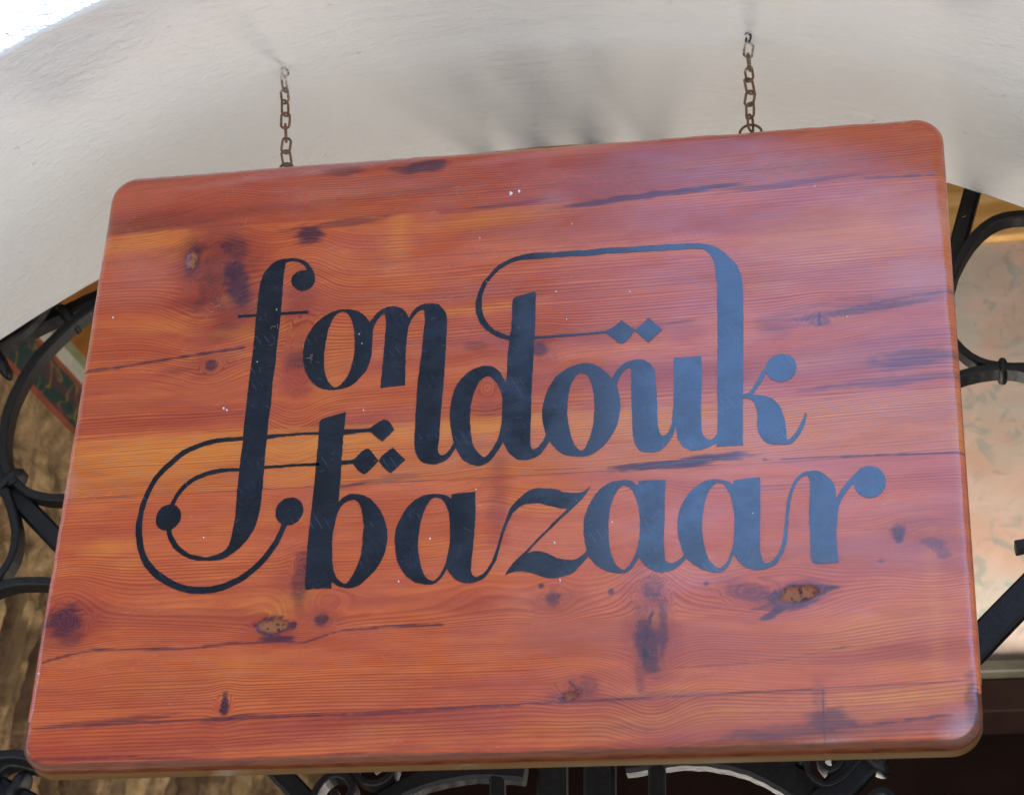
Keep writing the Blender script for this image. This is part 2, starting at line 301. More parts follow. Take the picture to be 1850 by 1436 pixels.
def left_wall():                              # runs away from the arch along WD, starting at W0
    a = math.radians(83); WD = np.array([math.cos(a), math.sin(a)]); P0 = np.array([-.52, 1.0]); nrm = np.array([math.sin(a), -math.cos(a)])
    def at(s, z, d): q = P0+WD*s+nrm*d; return (q[0], q[1], z+BZ)
    root = empty('earthen_wall', (-.52, 1.0, BZ+.4)); tag(root, 'rough golden brown earthen side wall with upright furrows and a painted frieze, left of the sign', 'wall')
    S = np.linspace(-.68, 1.36, 340); Zs = np.linspace(-.30, 1.03, 230); SS, ZZ = np.meshgrid(S, Zs)
    wob = fbm(SS*6, ZZ*3, 3, 5)*.5
    fur = np.abs(fbm(SS*26+wob*1.6, ZZ*1.6, 2, 11)); lump = fbm(SS*11, ZZ*11, 4, 21); low = np.clip((.80-ZZ)/.10, 0, 1)
    fur2 = np.abs(fbm(SS*44+wob*2, ZZ*3.0, 3, 13)); D = lump*.034*(1-.8*low)+(fur-.25)*.12*low+(fur2-.2)*.04*low+fbm(SS*45, ZZ*45, 3, 33)*.008-.014
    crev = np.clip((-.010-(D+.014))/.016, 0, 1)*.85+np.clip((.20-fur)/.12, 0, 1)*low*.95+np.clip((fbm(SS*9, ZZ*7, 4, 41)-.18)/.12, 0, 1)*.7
    tt = np.clip((ZZ-.955)/.05, 0, 1); D = D*(1-tt)-.003*tt
    vs = [at(s, z, d) for s, z, d in zip(SS.ravel(), ZZ.ravel(), D.ravel())]; W = len(S)
    fs = [(j*W+i, j*W+i+1, (j+1)*W+i+1, (j+1)*W+i) for j in range(len(Zs)-1) for i in range(W-1)]
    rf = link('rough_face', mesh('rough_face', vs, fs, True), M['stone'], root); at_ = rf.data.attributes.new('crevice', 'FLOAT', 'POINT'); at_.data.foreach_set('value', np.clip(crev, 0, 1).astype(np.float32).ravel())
    link('core', mesh('core', [at(-.70, z, d) for z in (-BZ, 1.03) for d in (-.04, -.30)]+[at(1.38, z, d) for z in (-BZ, 1.03) for d in (-.04, -.30)], [(0, 4, 6, 2), (1, 3, 7, 5), (2, 6, 7, 3), (0, 2, 3, 1), (4, 5, 7, 6), (0, 1, 5, 4)]), M['stone'], root)
    def band(name, z0, z1, d, mat):
        v = [at(s, z, dd) for s in (-.68, 1.36) for z, dd in ((z0, -.05), (z0, d), (z1, d), (z1, -.05))]
        link(name, mesh(name, v, [(0, 1, 5, 4), (1, 2, 6, 5), (2, 3, 7, 6), (0, 3, 2, 1), (4, 5, 6, 7)]), M[mat], root)
    band('lower_trim', 1.023, 1.030, .004, 'red'); band('frieze', 1.0305, 1.104, .002, 'frieze'); band('upper_trim', 1.1045, 1.112, .006, 'red')
    band('cream_moulding', 1.1125, 1.132, .014, 'cream'); band('sage_moulding', 1.1325, 1.156, .010, 'green'); band('amber_board', 1.1565, 1.30, .014, 'amber'); band('amber_board', 1.3005, 1.71, .020, 'amber')
left_wall()

# ------------------------------------------------------------------ wrought iron grille in the arch
GY = .285
def catmull(P, closed=False, n=8):
    P = [tuple(map(float, p)) for p in P]; out = []; L = len(P); rng_ = range(L if closed else L-1)
    for i in rng_:
        p0, p1, p2, p3 = (P[(i-1) % L], P[i], P[(i+1) % L], P[(i+2) % L]) if closed else (P[max(i-1, 0)], P[i], P[i+1], P[min(i+2, L-1)])
        for k in range(n):
            t = k/n; out.append(tuple(.5*((2*b)+(-a+c)*t+(2*a-5*b+4*c-d)*t*t+(-a+3*b-3*c+d)*t**3) for a, b, c, d in zip(p0, p1, p2, p3)))
    if not closed: out.append(P[-1])
    return out
grille = empty('iron_grille', (AX, GY, BZ+.1)); tag(grille, 'black wrought iron fanlight grille filling the arch behind the sign', 'grille')
def flat_bar(name, pts, w, d, y=GY, smooth=True, n=14, mat='iron', parent=None, taper=None):
    """A bar of in-plane width w (pixels of the photo at about 1900 px/m) and depth d (m), its path given on the grille's plane."""
    P = [hit(a, b, y) for a, b in pts]; P = [(p[0], p[2]) for p in P]
    if smooth and len(P) > 2: P = catmull(P, n=n)
    P = np.array(P); T = np.gradient(P, axis=0); T /= np.linalg.norm(T, axis=1)[:, None]+1e-9; Nn = np.c_[-T[:, 1], T[:, 0]]; hw = w/1750./2
    b = min(hw, d/2)*.35; sec = [(-hw+b, -d/2), (hw-b, -d/2), (hw, -d/2+b), (hw, d/2-b), (hw-b, d/2), (-hw+b, d/2), (-hw, d/2-b), (-hw, -d/2+b)]
    vs = []
    for i, (p, nn) in enumerate(zip(P, Nn)):
        f = 1. if taper is None else taper(i/(len(P)-1)); j = 1+.02*math.sin(i*.9+pts[0][0])
        for a, c in sec: vs.append((p[0]+nn[0]*a*f*j, y+c, p[1]+nn[1]*a*f*j+BZ))
    fs = [(i*8+k, i*8+(k+1) % 8, (i+1)*8+(k+1) % 8, (i+1)*8+k) for i in range(len(P)-1) for k in range(8)]+[tuple(range(7, -1, -1)), tuple(range((len(P)-1)*8, len(P)*8))]
    return link(name, mesh(name, vs, fs), M[mat], parent or grille)
def collar(px, py, ang, L, w=17, y=GY, d=.034):
    """A forged clip bound round the bars where they touch."""
    a = math.radians(ang); dx, dy = math.cos(a)*L/2, math.sin(a)*L/2; n = 9; seg = 12; r = w/1750/2; vs = []
    A = hit(px-dx, py-dy, y); B = hit(px+dx, py+dy, y); T_ = np.array([B[0]-A[0], 0, B[2]-A[2]]); T_ /= np.linalg.norm(T_); N_ = np.array([-T_[2], 0, T_[0]])
    for i in range(n):
        t = i/(n-1); k = (1-abs(2*t-1)**3.2*.62)*(1+.05*math.sin(i*2.1+px)); p = A+(B-A)*t
        for q in range(seg):
            c, s_ = math.cos(q/seg*6.2832), math.sin(q/seg*6.2832); e = .62
            c = math.copysign(abs(c)**e, c); s_ = math.copysign(abs(s_)**e, s_); v = p+N_*c*r*k; vs.append((v[0], y+s_*d/2*k, v[2]+BZ))
    fs = [(i*seg+k, i*seg+(k+1) % seg, (i+1)*seg+(k+1) % seg, (i+1)*seg+k) for i in range(n-1) for k in range(seg)]+[tuple(range(seg-1, -1, -1)), tuple(range((n-1)*seg, n*seg))]
    link('collar', mesh('collar', vs, fs, True), M['iron'], grille)
# left side
flat_bar('outer_arc', [(-95, 1240), (-240, 1150), (-262, 1020), (-230, 900), (-160, 790), (-80, 690), (0, 632), (60, 596), (122, 567), (180, 540), (260, 508), (360, 470)], 30, .022, y=GY+.012)
flat_bar('outer_brace', [(-30, 640), (40, 600), (75, 565), (110, 530)], 22, .016, y=GY-.006)
collar(126, 577, 52, 52, 26); collar(2, 655, 62, 62, 26)
flat_bar('scroll_bar', [(260, 520), (200, 545), (150, 575), (110, 610), (72, 650), (42, 695), (20, 745), (10, 800), (14, 845), (30, 880)], 21, .022, y=GY-.004)
flat_bar('spoke', [(-270, 580), (0, 865), (60, 930), (300, 1181), (560, 1452), (1016, 1930)], 40, .018, smooth=False, y=GY+.006)
collar(22, 872, -38, 62, 26)
flat_bar('scroll_bar', [(25, 868), (52, 893), (84, 903), (110, 905), (160, 902), (220, 880)], 17, .022, y=GY-.002)
flat_bar('scroll_bar', [(12, 890), (26, 930), (33, 970), (26, 1010), (5, 1045), (-30, 1090), (-60, 1150), (-92, 1240), (-90, 1325), (-58, 1385)], 18, .022, y=GY-.004)
flat_bar('scroll_bar', [(-60, 1120), (-20, 1078), (20, 1060), (60, 1056), (110, 1060), (170, 1085), (235, 1125), (290, 1172)], 18, .024, y=GY-.010)
flat_bar('scroll_bar', [(-60, 1385), (-10, 1372), (30, 1368), (60, 1372), (110, 1378), (165, 1362), (230, 1310), (328, 1212)], 17, .026, y=GY-.014)
flat_bar('scroll_bar', [(-20, 1436), (-2, 1400), (25, 1382), (70, 1390)], 17, .022, y=GY-.004)
flat_bar('spoke', [(-720, 1060), (-90, 1385), (0, 1432), (90, 1480), (930, 1920)], 60, .018, smooth=False, y=GY+.006); collar(34, 1425, -58, 74, 22)
# bottom, under the sign
flat_bar('scroll', [(565, 1470), (572, 1440), (588, 1415), (610, 1404), (632, 1411), (640, 1432), (628, 1450), (612, 1446), (606, 1432)], 14, .024, y=GY-.008)
flat_bar('scroll', [(640, 1240), (640, 1320), (640, 1385), (655, 1412), (680, 1420), (706, 1408), (716, 1382), (704, 1362), (684, 1360), (672, 1374), (680, 1390)], 12, .024, y=GY-.006)
flat_bar('lower_arc', [(606, 1515), (640, 1490), (690, 1450), (760, 1415), (830, 1398), (880, 1394), (950, 1398)], 36, .022, y=GY+.004)
for a, w in ((901, 28), (1000, 54), (1086, 58), (1189, 30)):
    flat_bar('upright_bar', [(a, 1925), (a-2, 1390), (a+6, 300)], w, .016 if w < 40 else .020, smooth=False, y=GY+(.002 if w < 40 else .012))
flat_bar('lower_arc', [(1130, 1372), (1240, 1358), (1330, 1368), (1400, 1394), (1470, 1440), (1540, 1510)], 62, .022, y=GY+.004)
flat_bar('scroll', [(1366, 1240), (1370, 1320), (1395, 1362), (1420, 1376), (1444, 1366), (1452, 1340), (1440, 1240)], 14, .024, y=GY-.006)
flat_bar('scroll', [(1458, 1240), (1458, 1330), (1458, 1385), (1470, 1410), (1494, 1422), (1520, 1412), (1548, 1385), (1580, 1350)], 9, .024, y=GY-.006)
flat_bar('scroll', [(1478, 1350), (1482, 1380), (1500, 1396), (1518, 1384), (1518, 1362), (1500, 1360), (1496, 1374)], 11, .026, y=GY-.010)
flat_bar('spoke', [(1036, 1930), (1330, 1610), (1500, 1440), (1620, 1316), (1810, 1118), (1950, 975), (2270, 648)], 56, .018, smooth=False, y=GY-.004)
collar(1580, 1380, 40, 62, 24, y=GY-.004)
flat_bar('scroll', [(1440, 1504), (1520, 1510), (1560, 1480), (1572, 1446), (1592, 1434), (1612, 1446), (1618, 1480)], 14, .024, y=GY-.006)
# the frame that carries them: mostly hidden behind the wall and the sign
flat_bar('cross_bar', [(360, 1244), (1690, 1240)], 26, .016, smooth=False, y=GY+.024)
_hz = hit(1026, 1932, GY)[2]
link('transom', boxm('transom', -.80, 1.70, GY-.016, GY+.020, _hz-.024, _hz+.016, .003), M['iron'], grille)
link('hub', mesh('hub', [(hit(1026, 1932, GY)[0]+.045*math.cos(t)*k, GY-.030+(0 if k else 0)+(.03 if q else 0), _hz+.02+.045*math.sin(t)*k+BZ) for q in (0, 1) for k in (1,) for t in np.linspace(0, 6.2832, 24, endpoint=False)], [tuple(range(23, -1, -1)), tuple(range(24, 48))]+[(i, (i+1) % 24, 24+(i+1) % 24, 24+i) for i in range(24)]), M['iron'], grille)
def wall_ring():
    vs = []; n = 120
    for i in range(n+1):
        t = math.pi*i/n*1.0
        for r_, y_ in ((1.175, GY-.03), (1.215, GY-.03), (1.215, GY+.01), (1.175, GY+.01)): vs.append((AX-r_*math.cos(t), y_, AZ+r_*math.sin(t)+BZ))
    link('wall_ring', mesh('wall_ring', vs, [(i*4+k, i*4+(k+1) % 4, (i+1)*4+(k+1) % 4, (i+1)*4+k) for i in range(n) for k in range(4)]+[(3, 2, 1, 0), (n*4, n*4+1, n*4+2, n*4+3)]), M['iron'], grille)
wall_ring()
# right side
flat_bar('straight_bar', [(1510, 1290), (1680, 640), (1711, 520), (1736, 424), (1764, 320)], 34, .018, smooth=False, y=GY+.010)
flat_bar('ring', [(1690, 600), (1708, 540), (1728, 486), (1756, 440), (1792, 408), (1835, 396), (1890, 400), (1945, 430), (1985, 500), (1990, 580), (1960, 640), (1905, 664)], 19, .022, y=GY-.002)
flat_bar('scroll_bar', [(1690, 560), (1715, 610), (1742, 642), (1772, 660), (1810, 668), (1860, 668), (1920, 655)], 16, .022, y=GY)
flat_bar('scroll_bar', [(1680, 720), (1720, 692), (1760, 678), (1810, 672), (1860, 680), (1930, 715), (2010, 790), (2060, 860)], 15, .026, y=GY-.004); collar(1811, 671, 88, 34, 20, d=.040)
flat_bar('bar_end', [(1834, 990), (1870, 984), (1930, 974), (2000, 950), (2050, 905), (2080, 842)], 18, .020, y=GY-.004)

# ------------------------------------------------------------------ the sign board
W, H, T, RO, RC = .9, .6912, .0285, .0105, .030
KN = []                                       # knots: px, py, rx, ry (pixels), push
for k in [(385, 505, 62, 78, .95), (545, 640, 40, 110, .5), (382, 660, 34, 24, .9), (118, 1125, 60, 50, .95), (493, 1133, 46, 26, .9), (580, 1118, 36, 30, .9), (545, 1040, 34, 60, .6), (975, 630, 34, 26, .8),
          (1435, 1072, 70, 34, .9), (1350, 1070, 70, 34, .6), (1180, 1130, 50, 110, .75), (1000, 1080, 34, 26, .8), (1690, 985, 50, 40, .7), (1622, 960, 24, 26, .7), (880, 700, 30, 34, .6), (1480, 577, 50, 26, .6), (1040, 1245, 50, 30, .7), (405, 1272, 20, 26, .5)]:
    x, z = bd(k[0], k[1]); x2, _ = bd(k[0]+k[2], k[1]); _, z2 = bd(k[0], k[1]-k[3]); KN.append((x, z, x2-x, z2-z, k[4]))
HILL = []
for k in [(545, 1125, 300, 44, .034), (230, 1120, 150, 60, .010), (980, 1120, 300, 46, .022), (1500, 1190, 170, 80, .016), (880, 930, 60, 110, -.012), (470, 700, 260, 26, .010), (1010, 880, 220, 24, -.008), (500, 450, 120, 60, -.012)]:
    x, z = bd(k[0], k[1]); HILL.append((x, z, k[2]/1750, k[3]/1500, k[4]))
def seam(k, x):                               # height of the glue line k at x
    a, b = [(.0428, .0613), (.2889, .2925), (.3569, .3645), (.6136, .6130)][k]; return a+(b-a)*x/W
def blobs(x, z, items, seed, soft=.35):
    """Marks in the timber: px, py, rx, ry, angle, strength; ragged along the grain."""
    out = np.zeros_like(x); wx = fbm(x*60, z*260, 4, seed)*.42; w2 = fbm(x*26, z*90, 3, seed+50)*.25
    for (px, py, rx, ry, ang, st) in items:
        cx, cz = bd(px, py); dx = (x-cx)*1720; dz = (z-cz)*1600; a = math.radians(ang); u = dx*math.cos(a)+dz*math.sin(a); v = -dx*math.sin(a)+dz*math.cos(a)
        r = np.sqrt((u/rx)**2+(v/ry)**2)+wx+w2; out = np.maximum(out, st*np.clip((1.+soft-r)/(2*soft), 0, 1))
    return out
def lines(x, z, items, seed):                 # thin marks along a path: [(px,py)...], half width px, strength
    out = np.zeros_like(x); wb = fbm(x*90, z*40, 3, seed)*1.6
    for pts, hw, st in items:
        P = [bd(*p) for p in pts]
        for (x0, z0), (x1, z1) in zip(P[:-1], P[1:]):
            t = np.clip(((x-x0)*(x1-x0)+(z-z0)*(z1-z0))/((x1-x0)**2+(z1-z0)**2), 0, 1); d = np.hypot(x-(x0+t*(x1-x0)), z-(z0+t*(z1-z0)))*1700
            out = np.maximum(out, st*np.clip(1.5-(d+wb)/hw, 0, 1))
    return out
DARK = [(760, 302, 60, 13, 4, .75), (620, 310, 46, 14, 4, .5), (560, 424, 30, 22, 0, .85), (610, 405, 100, 9, 4, .55), (700, 475, 60, 26, 0, .2), (1180, 352, 190, 7, 4, .75), (1420, 333, 150, 7, 4, .5), (900, 372, 130, 6, 4, .45),
        (428, 515, 26, 50, 20, .75), (425, 445, 26, 34, 60, .55), (365, 540, 12, 40, -20, .4), (350, 470, 18, 34, 0, .6), (405, 590, 30, 10, 0, .35), (382, 661, 11, 12, 0, .75), (538, 650, 28, 18, 0, .5), (975, 630, 16, 15, 0, .7), (1150, 592, 70, 5, 5, .4), (1225, 582, 30, 4, 5, .5),
        (1580, 556, 150, 8, 6, .6), (1480, 577, 22, 14, 0, .5), (1430, 590, 60, 5, 4, .4), (1650, 645, 90, 20, 5, .55), (1600, 690, 150, 10, 3, .5), (1560, 545, 190, 14, 5, .35), (1450, 300, 220, 12, 4, .3), (860, 625, 26, 10, 0, .4), (900, 595, 26, 10, 0, .2),
        (1232, 834, 118, 7.5, 4, 1.0), (1240, 836, 50, 9, 4, 1.0), (116, 1124, 36, 32, 0, .7), (128, 1156, 26, 20, 0, .5), (545, 1045, 16, 54, 0, .55), (530, 1128, 6, 7, 0, .95), (580, 1118, 14, 12, 0, .8), (494, 1132, 28, 20, 0, .55), (500, 1153, 30, 6, 0, .8),
        (978, 1059, 5, 5, 0, .9), (1000, 1080, 13, 16, 0, .6), (1104, 1068, 6, 8, 0, .8), (1180, 1062, 24, 28, 0, .5), (1168, 1160, 20, 52, 14, .75), (1198, 1135, 8, 60, 0, .6), (1156, 1222, 9, 40, 2, .45), (1276, 1054, 6, 6, 0, .7),
        (1350, 1068, 42, 18, -22, .5), (1436, 1076, 44, 20, 10, .85), (1488, 1060, 26, 7, 0, .8), (1490, 1068, 18, 5, 20, .8), (1400, 1106, 22, 5, 22, .85), (1384, 1117, 14, 4, 5, .85), (1375, 1098, 22, 3, 8, .6),
        (1623, 962, 11, 18, 0, .8), (1686, 982, 26, 12, -20, .55), (1705, 1000, 14, 12, 0, .5), (1592, 1013, 8, 4, 0, .6), (1500, 1012, 22, 7, 10, .4), (1380, 1014, 60, 7, 8, .35),
        (406, 1272, 7, 22, 4, .9), (1060, 1240, 20, 18, 0, .45), (1020, 1262, 60, 10, 3, .4), (1180, 1255, 150, 7, 3, .35), (1500, 1300, 50, 20, 5, .6), (1400, 1322, 80, 14, 3, .5), (1480, 1260, 16, 40, 0, .4), (1758, 1262, 12, 42, 0, .6), (1090, 1320, 120, 12, 3, .3), (700, 1352, 160, 8, 3, .3),
        (180, 1304, 130, 7, 3, .55), (420, 1296, 70, 5, 3, .6), (760, 1284, 200, 4, 3, .4), (1640, 945, 60, 14, 5, .3), (700, 865, 60, 7, 5, .4), (640, 875, 30, 3, 5, .6), (1700, 1345, 60, 6, 3, .7), (300, 410, 120, 8, 3, .35), (884, 735, 28, 12, 0, .3), (1750, 905, 8, 60, 0, .15), (1500, 790, 160, 12, 3, .16)]
DLINES = [([(372, 470), (384, 520), (400, 560)], 7, .35), ([(412, 430), (432, 480), (446, 540)], 9, .45), ([(145, 672), (215, 664), (290, 651), (360, 640), (440, 628)], 3.0, .75), ([(75, 1197), (120, 1184), (165, 1174), (240, 1172), (330, 1172), (420, 1162), (500, 1158), (550, 1160), (610, 1140), (700, 1131), (800, 1128)], 2.6, .7), ([(1166, 1200), (1166, 1165), (1172, 1130), (1178, 1105)], 2.4, 1.), ([(1194, 1200), (1200, 1140), (1190, 1075)], 2.2, .6),
          ([(1200, 1208), (1280, 1202), (1400, 1194), (1470, 1180), (1540, 1165)], 2.2, .5), ([(1487, 1245), (1488, 1300), (1490, 1345)], 1.6, .7), ([(1500, 1318), (1600, 1306), (1720, 1290)], 2.2, .7), ([(1479, 566), (1480, 588)], 2., 1.), ([(974, 618), (978, 640)], 1.8, .9), ([(1540, 556), (1640, 536), (1725, 524)], 2.6, .7),
          ([(620, 878), (760, 868), (900, 866)], 1.4, .4), ([(1380, 830), (1560, 823), (1742, 817)], 1.6, .8), ([(340, 470), (348, 440)], 3, .4), ([(405, 1255), (407, 1285)], 2., 1.), ([(1030, 1232), (1042, 1244), (1036, 1256)], 2.6, .9), ([(1010, 1262), (1030, 1256)], 2, .8),
          ([(60, 1372), (240, 1368), (420, 1372), (640, 1362), (900, 1360), (1200, 1352), (1500, 1342), (1700, 1336)], 3.5, .55), ([(940, 850), (1100, 842), (1340, 831)], 1.3, .6), ([(60, 1316), (400, 1299), (800, 1281), (1200, 1258), (1480, 1244)], 2., .6), ([(1560, 322), (1690, 316)], 2., .8)]
BROWN = [(345, 470, 26, 50, 0, .8), (400, 600, 50, 18, 10, .6), (900, 905, 16, 70, 0, .5), (1010, 1085, 40, 24, 0, .5), (250, 400, 120, 16, 3, .5), (1600, 620, 120, 16, 4, .35), (640, 300, 160, 12, 3, .4), (1640, 1180, 100, 14, 4, .25), (300, 1350, 240, 12, 2, .3), (820, 1240, 200, 12, 3, .2), (300, 402, 200, 14, 3, .6), (395, 490, 66, 78, 20, 1.), (430, 560, 50, 40, 0, .7), (440, 450, 40, 40, 0, .4), (540, 650, 34, 50, 0, .45), (540, 560, 26, 60, 0, .35), (382, 660, 46, 20, 0, .5), (320, 670, 30, 8, 5, .5), (118, 1130, 60, 44, 0, .6), (500, 1140, 54, 24, 0, .5), (580, 1118, 28, 22, 0, .6), (540, 1060, 40, 60, 0, .4), (1175, 1130, 34, 86, 8, .5),
         (1435, 1076, 48, 22, 8, .6), (1395, 590, 26, 18, 0, .5), (1240, 600, 24, 16, 0, .3), (1180, 1200, 30, 30, 0, .3), (1040, 1245, 34, 18, 0, .5), (1350, 1066, 56, 26, -15, .3), (980, 635, 26, 20, 0, .4), (200, 330, 300, 16, 3, .25), (820, 640, 300, 16, 3, .25), (1560, 660, 180, 24, 3, .25), (300, 760, 240, 14, 3, .3), (640, 760, 120, 12, 3, .3), (1700, 970, 60, 30, 0, .25), (950, 1370, 900, 12, 3, .75), (880, 740, 40, 20, 0, .35), (900, 900, 20, 70, 0, .25), (1100, 700, 300, 30, 3, .22), (700, 350, 120, 8, 3, .3)]
ORANGE = [(245, 440, 110, 18, 3, .7), (335, 445, 24, 30, 0, .7), (330, 585, 90, 14, 4, .4), (440, 600, 80, 12, 0, .8), (415, 540, 22, 14, 0, .8), (470, 560, 36, 40, 0, .4), (640, 355, 120, 16, 3, .5), (720, 430, 24, 60, 0, .6), (860, 400, 150, 14, 3, .5), (860, 560, 90, 8, 3, .7), (1560, 430, 150, 60, 0, .65), (1560, 455, 130, 40, 0, .5), (1380, 520, 60, 8, 3, .5), (340, 645, 20, 6, 0, .4), (600, 800, 140, 16, 3, .6), (300, 820, 200, 30, 3, .5), (560, 830, 80, 20, 0, .4), (900, 765, 120, 18, 3, .5), (1150, 765, 120, 26, 3, .5), (1540, 740, 200, 16, 3, .35), (1540, 705, 20, 6, 0, .3),
          (530, 1085, 40, 16, 30, .7), (500, 1105, 34, 12, 0, .7), (200, 990, 40, 14, 0, .5), (230, 1020, 40, 10, 0, .5), (1640, 1258, 110, 12, 3, 1.), (1600, 1285, 60, 10, 3, .5), (1300, 1280, 120, 14, 3, .5), (1140, 1300, 120, 8, 3, .5), (700, 1318, 60, 10, 3, .5), (440, 640, 60, 6, 0, .5), (1560, 1140, 90, 20, 14, .45), (1200, 1250, 60, 8, 0, .3), (1500, 650, 120, 14, 3, .35), (1240, 1290, 200, 20, 3, .3), (420, 1220, 60, 30, 0, .3), (980, 910, 60, 16, 0, .3), (300, 1240, 90, 14, 3, .3), (1690, 1120, 12, 120, 0, .3), (1720, 650, 8, 200, 0, .3), (600, 660, 30, 60, 0, .4), (640, 640, 20, 30, 0, .3)]
HAZE = [(1600, 345, 70, 22, 4, .35), (1690, 390, 40, 34, 0, .5), (1665, 505, 44, 30, 0, .55), (1430, 300, 80, 22, 4, .35), (1000, 358, 26, 12, 0, .4), (118, 880, 14, 22, 0, .35), (1742, 1322, 24, 26, 0, .9), (1500, 1338, 40, 4, 3, .5), (250, 318, 200, 6, 4, .4), (700, 290, 260, 7, 4, .45), (1060, 266, 200, 6, 4, .3), (250, 500, 70, 40, 0, .2), (1250, 300, 160, 26, 4, .2), (640, 340, 120, 18, 4, .15), (1230, 835, 80, 2, 4, .2)]
HOLES = [(348, 470, 8, 17, 0, 1.), (492, 1132, 22, 12, 0, 1.), (1438, 1074, 26, 12, 12, 1.), (1030, 1256, 12, 6, 0, .5), (1022, 1262, 12, 4, 0, .6)]
CHAT = [([(560, 480), (700, 488), (900, 460), (1120, 440), (1290, 420)], 9, 1.), ([(720, 505), (800, 512), (860, 500)], 8, .6), ([(760, 655), (900, 652), (1030, 640), (1060, 640)], 8, 1.), ([(640, 650), (840, 655)], 8, .8), ([(1270, 545), (1340, 545)], 8, .8), ([(1240, 650), (1340, 648)], 8, 1.), ([(1240, 1215), (1380, 1207), (1540, 1195), (1700, 1180)], 9, 1.), ([(600, 1240), (800, 1225)], 8, .6), ([(1600, 600), (1700, 590)], 8, .7), ([(120, 1000), (260, 1000)], 14, .0)]
PLK = [(.22, .10, .0), (.0, .15, .3), (.0, .75, 1.1), (.08, .20, 2.2), (.55, .0, 3.7)]       # per plank: brown, orange, phase shift
def board_fields(x, z, k, dep):
    ph = z+fbm(x*1.8, z*7, 3, 3)*.0075+fbm(x*8, z*26, 2, 9)*.0009-(x-.45)*(.012, -.006, .016, .006, .022)[k]
    for (cx, cz, a, b, s) in KN:
        q = ((x-cx)/(a*1.15))**2+((z-cz)/(b*1.5))**2; e = np.exp(-q); ph = ph-s*(z-cz)*e*.75+s*np.abs(x-cx)*e*.16
        r = np.sqrt(((x-cx)/a)**2+((z-cz)/b)**2); r = r+fbm(x*70, z*70, 3, 19)*.30; m = np.clip((.85-r)/.35, 0, 1); ph = ph*(1-m)+(cz+r*b*.9)*m
    for (cx, cz, a, b, s) in HILL: ph = ph+s*.85*np.exp(-((x-cx)/a)**2-((z-cz)/b)**2)
    ph = ph*(.82, 1.08, 1.25, .95, 1.15)[k]+PLK[k][2]
    dark = np.maximum(blobs(x, z, DARK, 100+k), lines(x, z, DLINES, 7)); brown = np.clip(blobs(x, z, BROWN, 200, .6)+PLK[k][0]*.6, 0, 1); orange = np.clip(blobs(x, z, ORANGE, 300+k, .7)+PLK[k][1]*.7-brown*.5, 0, 1)
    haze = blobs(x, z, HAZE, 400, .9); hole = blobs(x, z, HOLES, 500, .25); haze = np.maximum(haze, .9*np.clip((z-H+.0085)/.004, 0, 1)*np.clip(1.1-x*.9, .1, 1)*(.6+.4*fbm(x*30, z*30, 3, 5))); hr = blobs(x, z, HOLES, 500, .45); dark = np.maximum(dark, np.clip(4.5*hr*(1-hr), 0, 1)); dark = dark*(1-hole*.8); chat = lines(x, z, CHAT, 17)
    d = (x+z*.62)*126+fbm(x*14, z*14, 3, 77)*1.6; chat = chat*np.clip(1-np.abs((d-np.floor(d))-.5)*6, 0, 1)*np.clip(fbm(x*22, z*70, 3, 78)*3+.6, 0, 1)
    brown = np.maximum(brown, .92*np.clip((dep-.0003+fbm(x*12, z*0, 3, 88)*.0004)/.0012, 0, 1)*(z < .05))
    return ph, dark, brown, orange, haze, hole, chat
sign = empty('wooden_sign', (W/2, .012, BZ)); tag(sign, 'varnished reddish pine sign board with dark painted words, hanging by two chains under the arch', 'sign')
def outline_x(z):                             # half-outline of the rounded rectangle: left limit at height z
    z = np.asarray(z); d = np.minimum(z, H-z); return np.where(d < RC, RC-np.sqrt(np.maximum(0, RC*RC-(RC-d)**2)), 0.)
def depth(x, z):
    dx = np.minimum(x, W-x); dz = np.minimum(z, H-z); inner = np.minimum(dx, dz); c = (dx < RC) & (dz < RC)
    d = np.where(c, RC-np.hypot(RC-dx, RC-dz), inner); d = np.clip(d, 0, RO); q = d/RO; d = np.clip(d+(fbm(x*13, z*13, 3, 71)*.0018+fbm(x*75, z*75, 3, 72)*.0009)*4*q*(1-q)*(q > 0), 0, RO); return RO-np.sqrt(np.maximum(0, RO*RO-(RO-d)**2))
NS = 380; base = np.linspace(0, 1, NS); SU = np.r_[0, .0004, .0012, .0025, .0045, .007, .0100, .0135]
SU = np.r_[SU, np.linspace(.017, 1-.017, NS), 1-SU[::-1]]
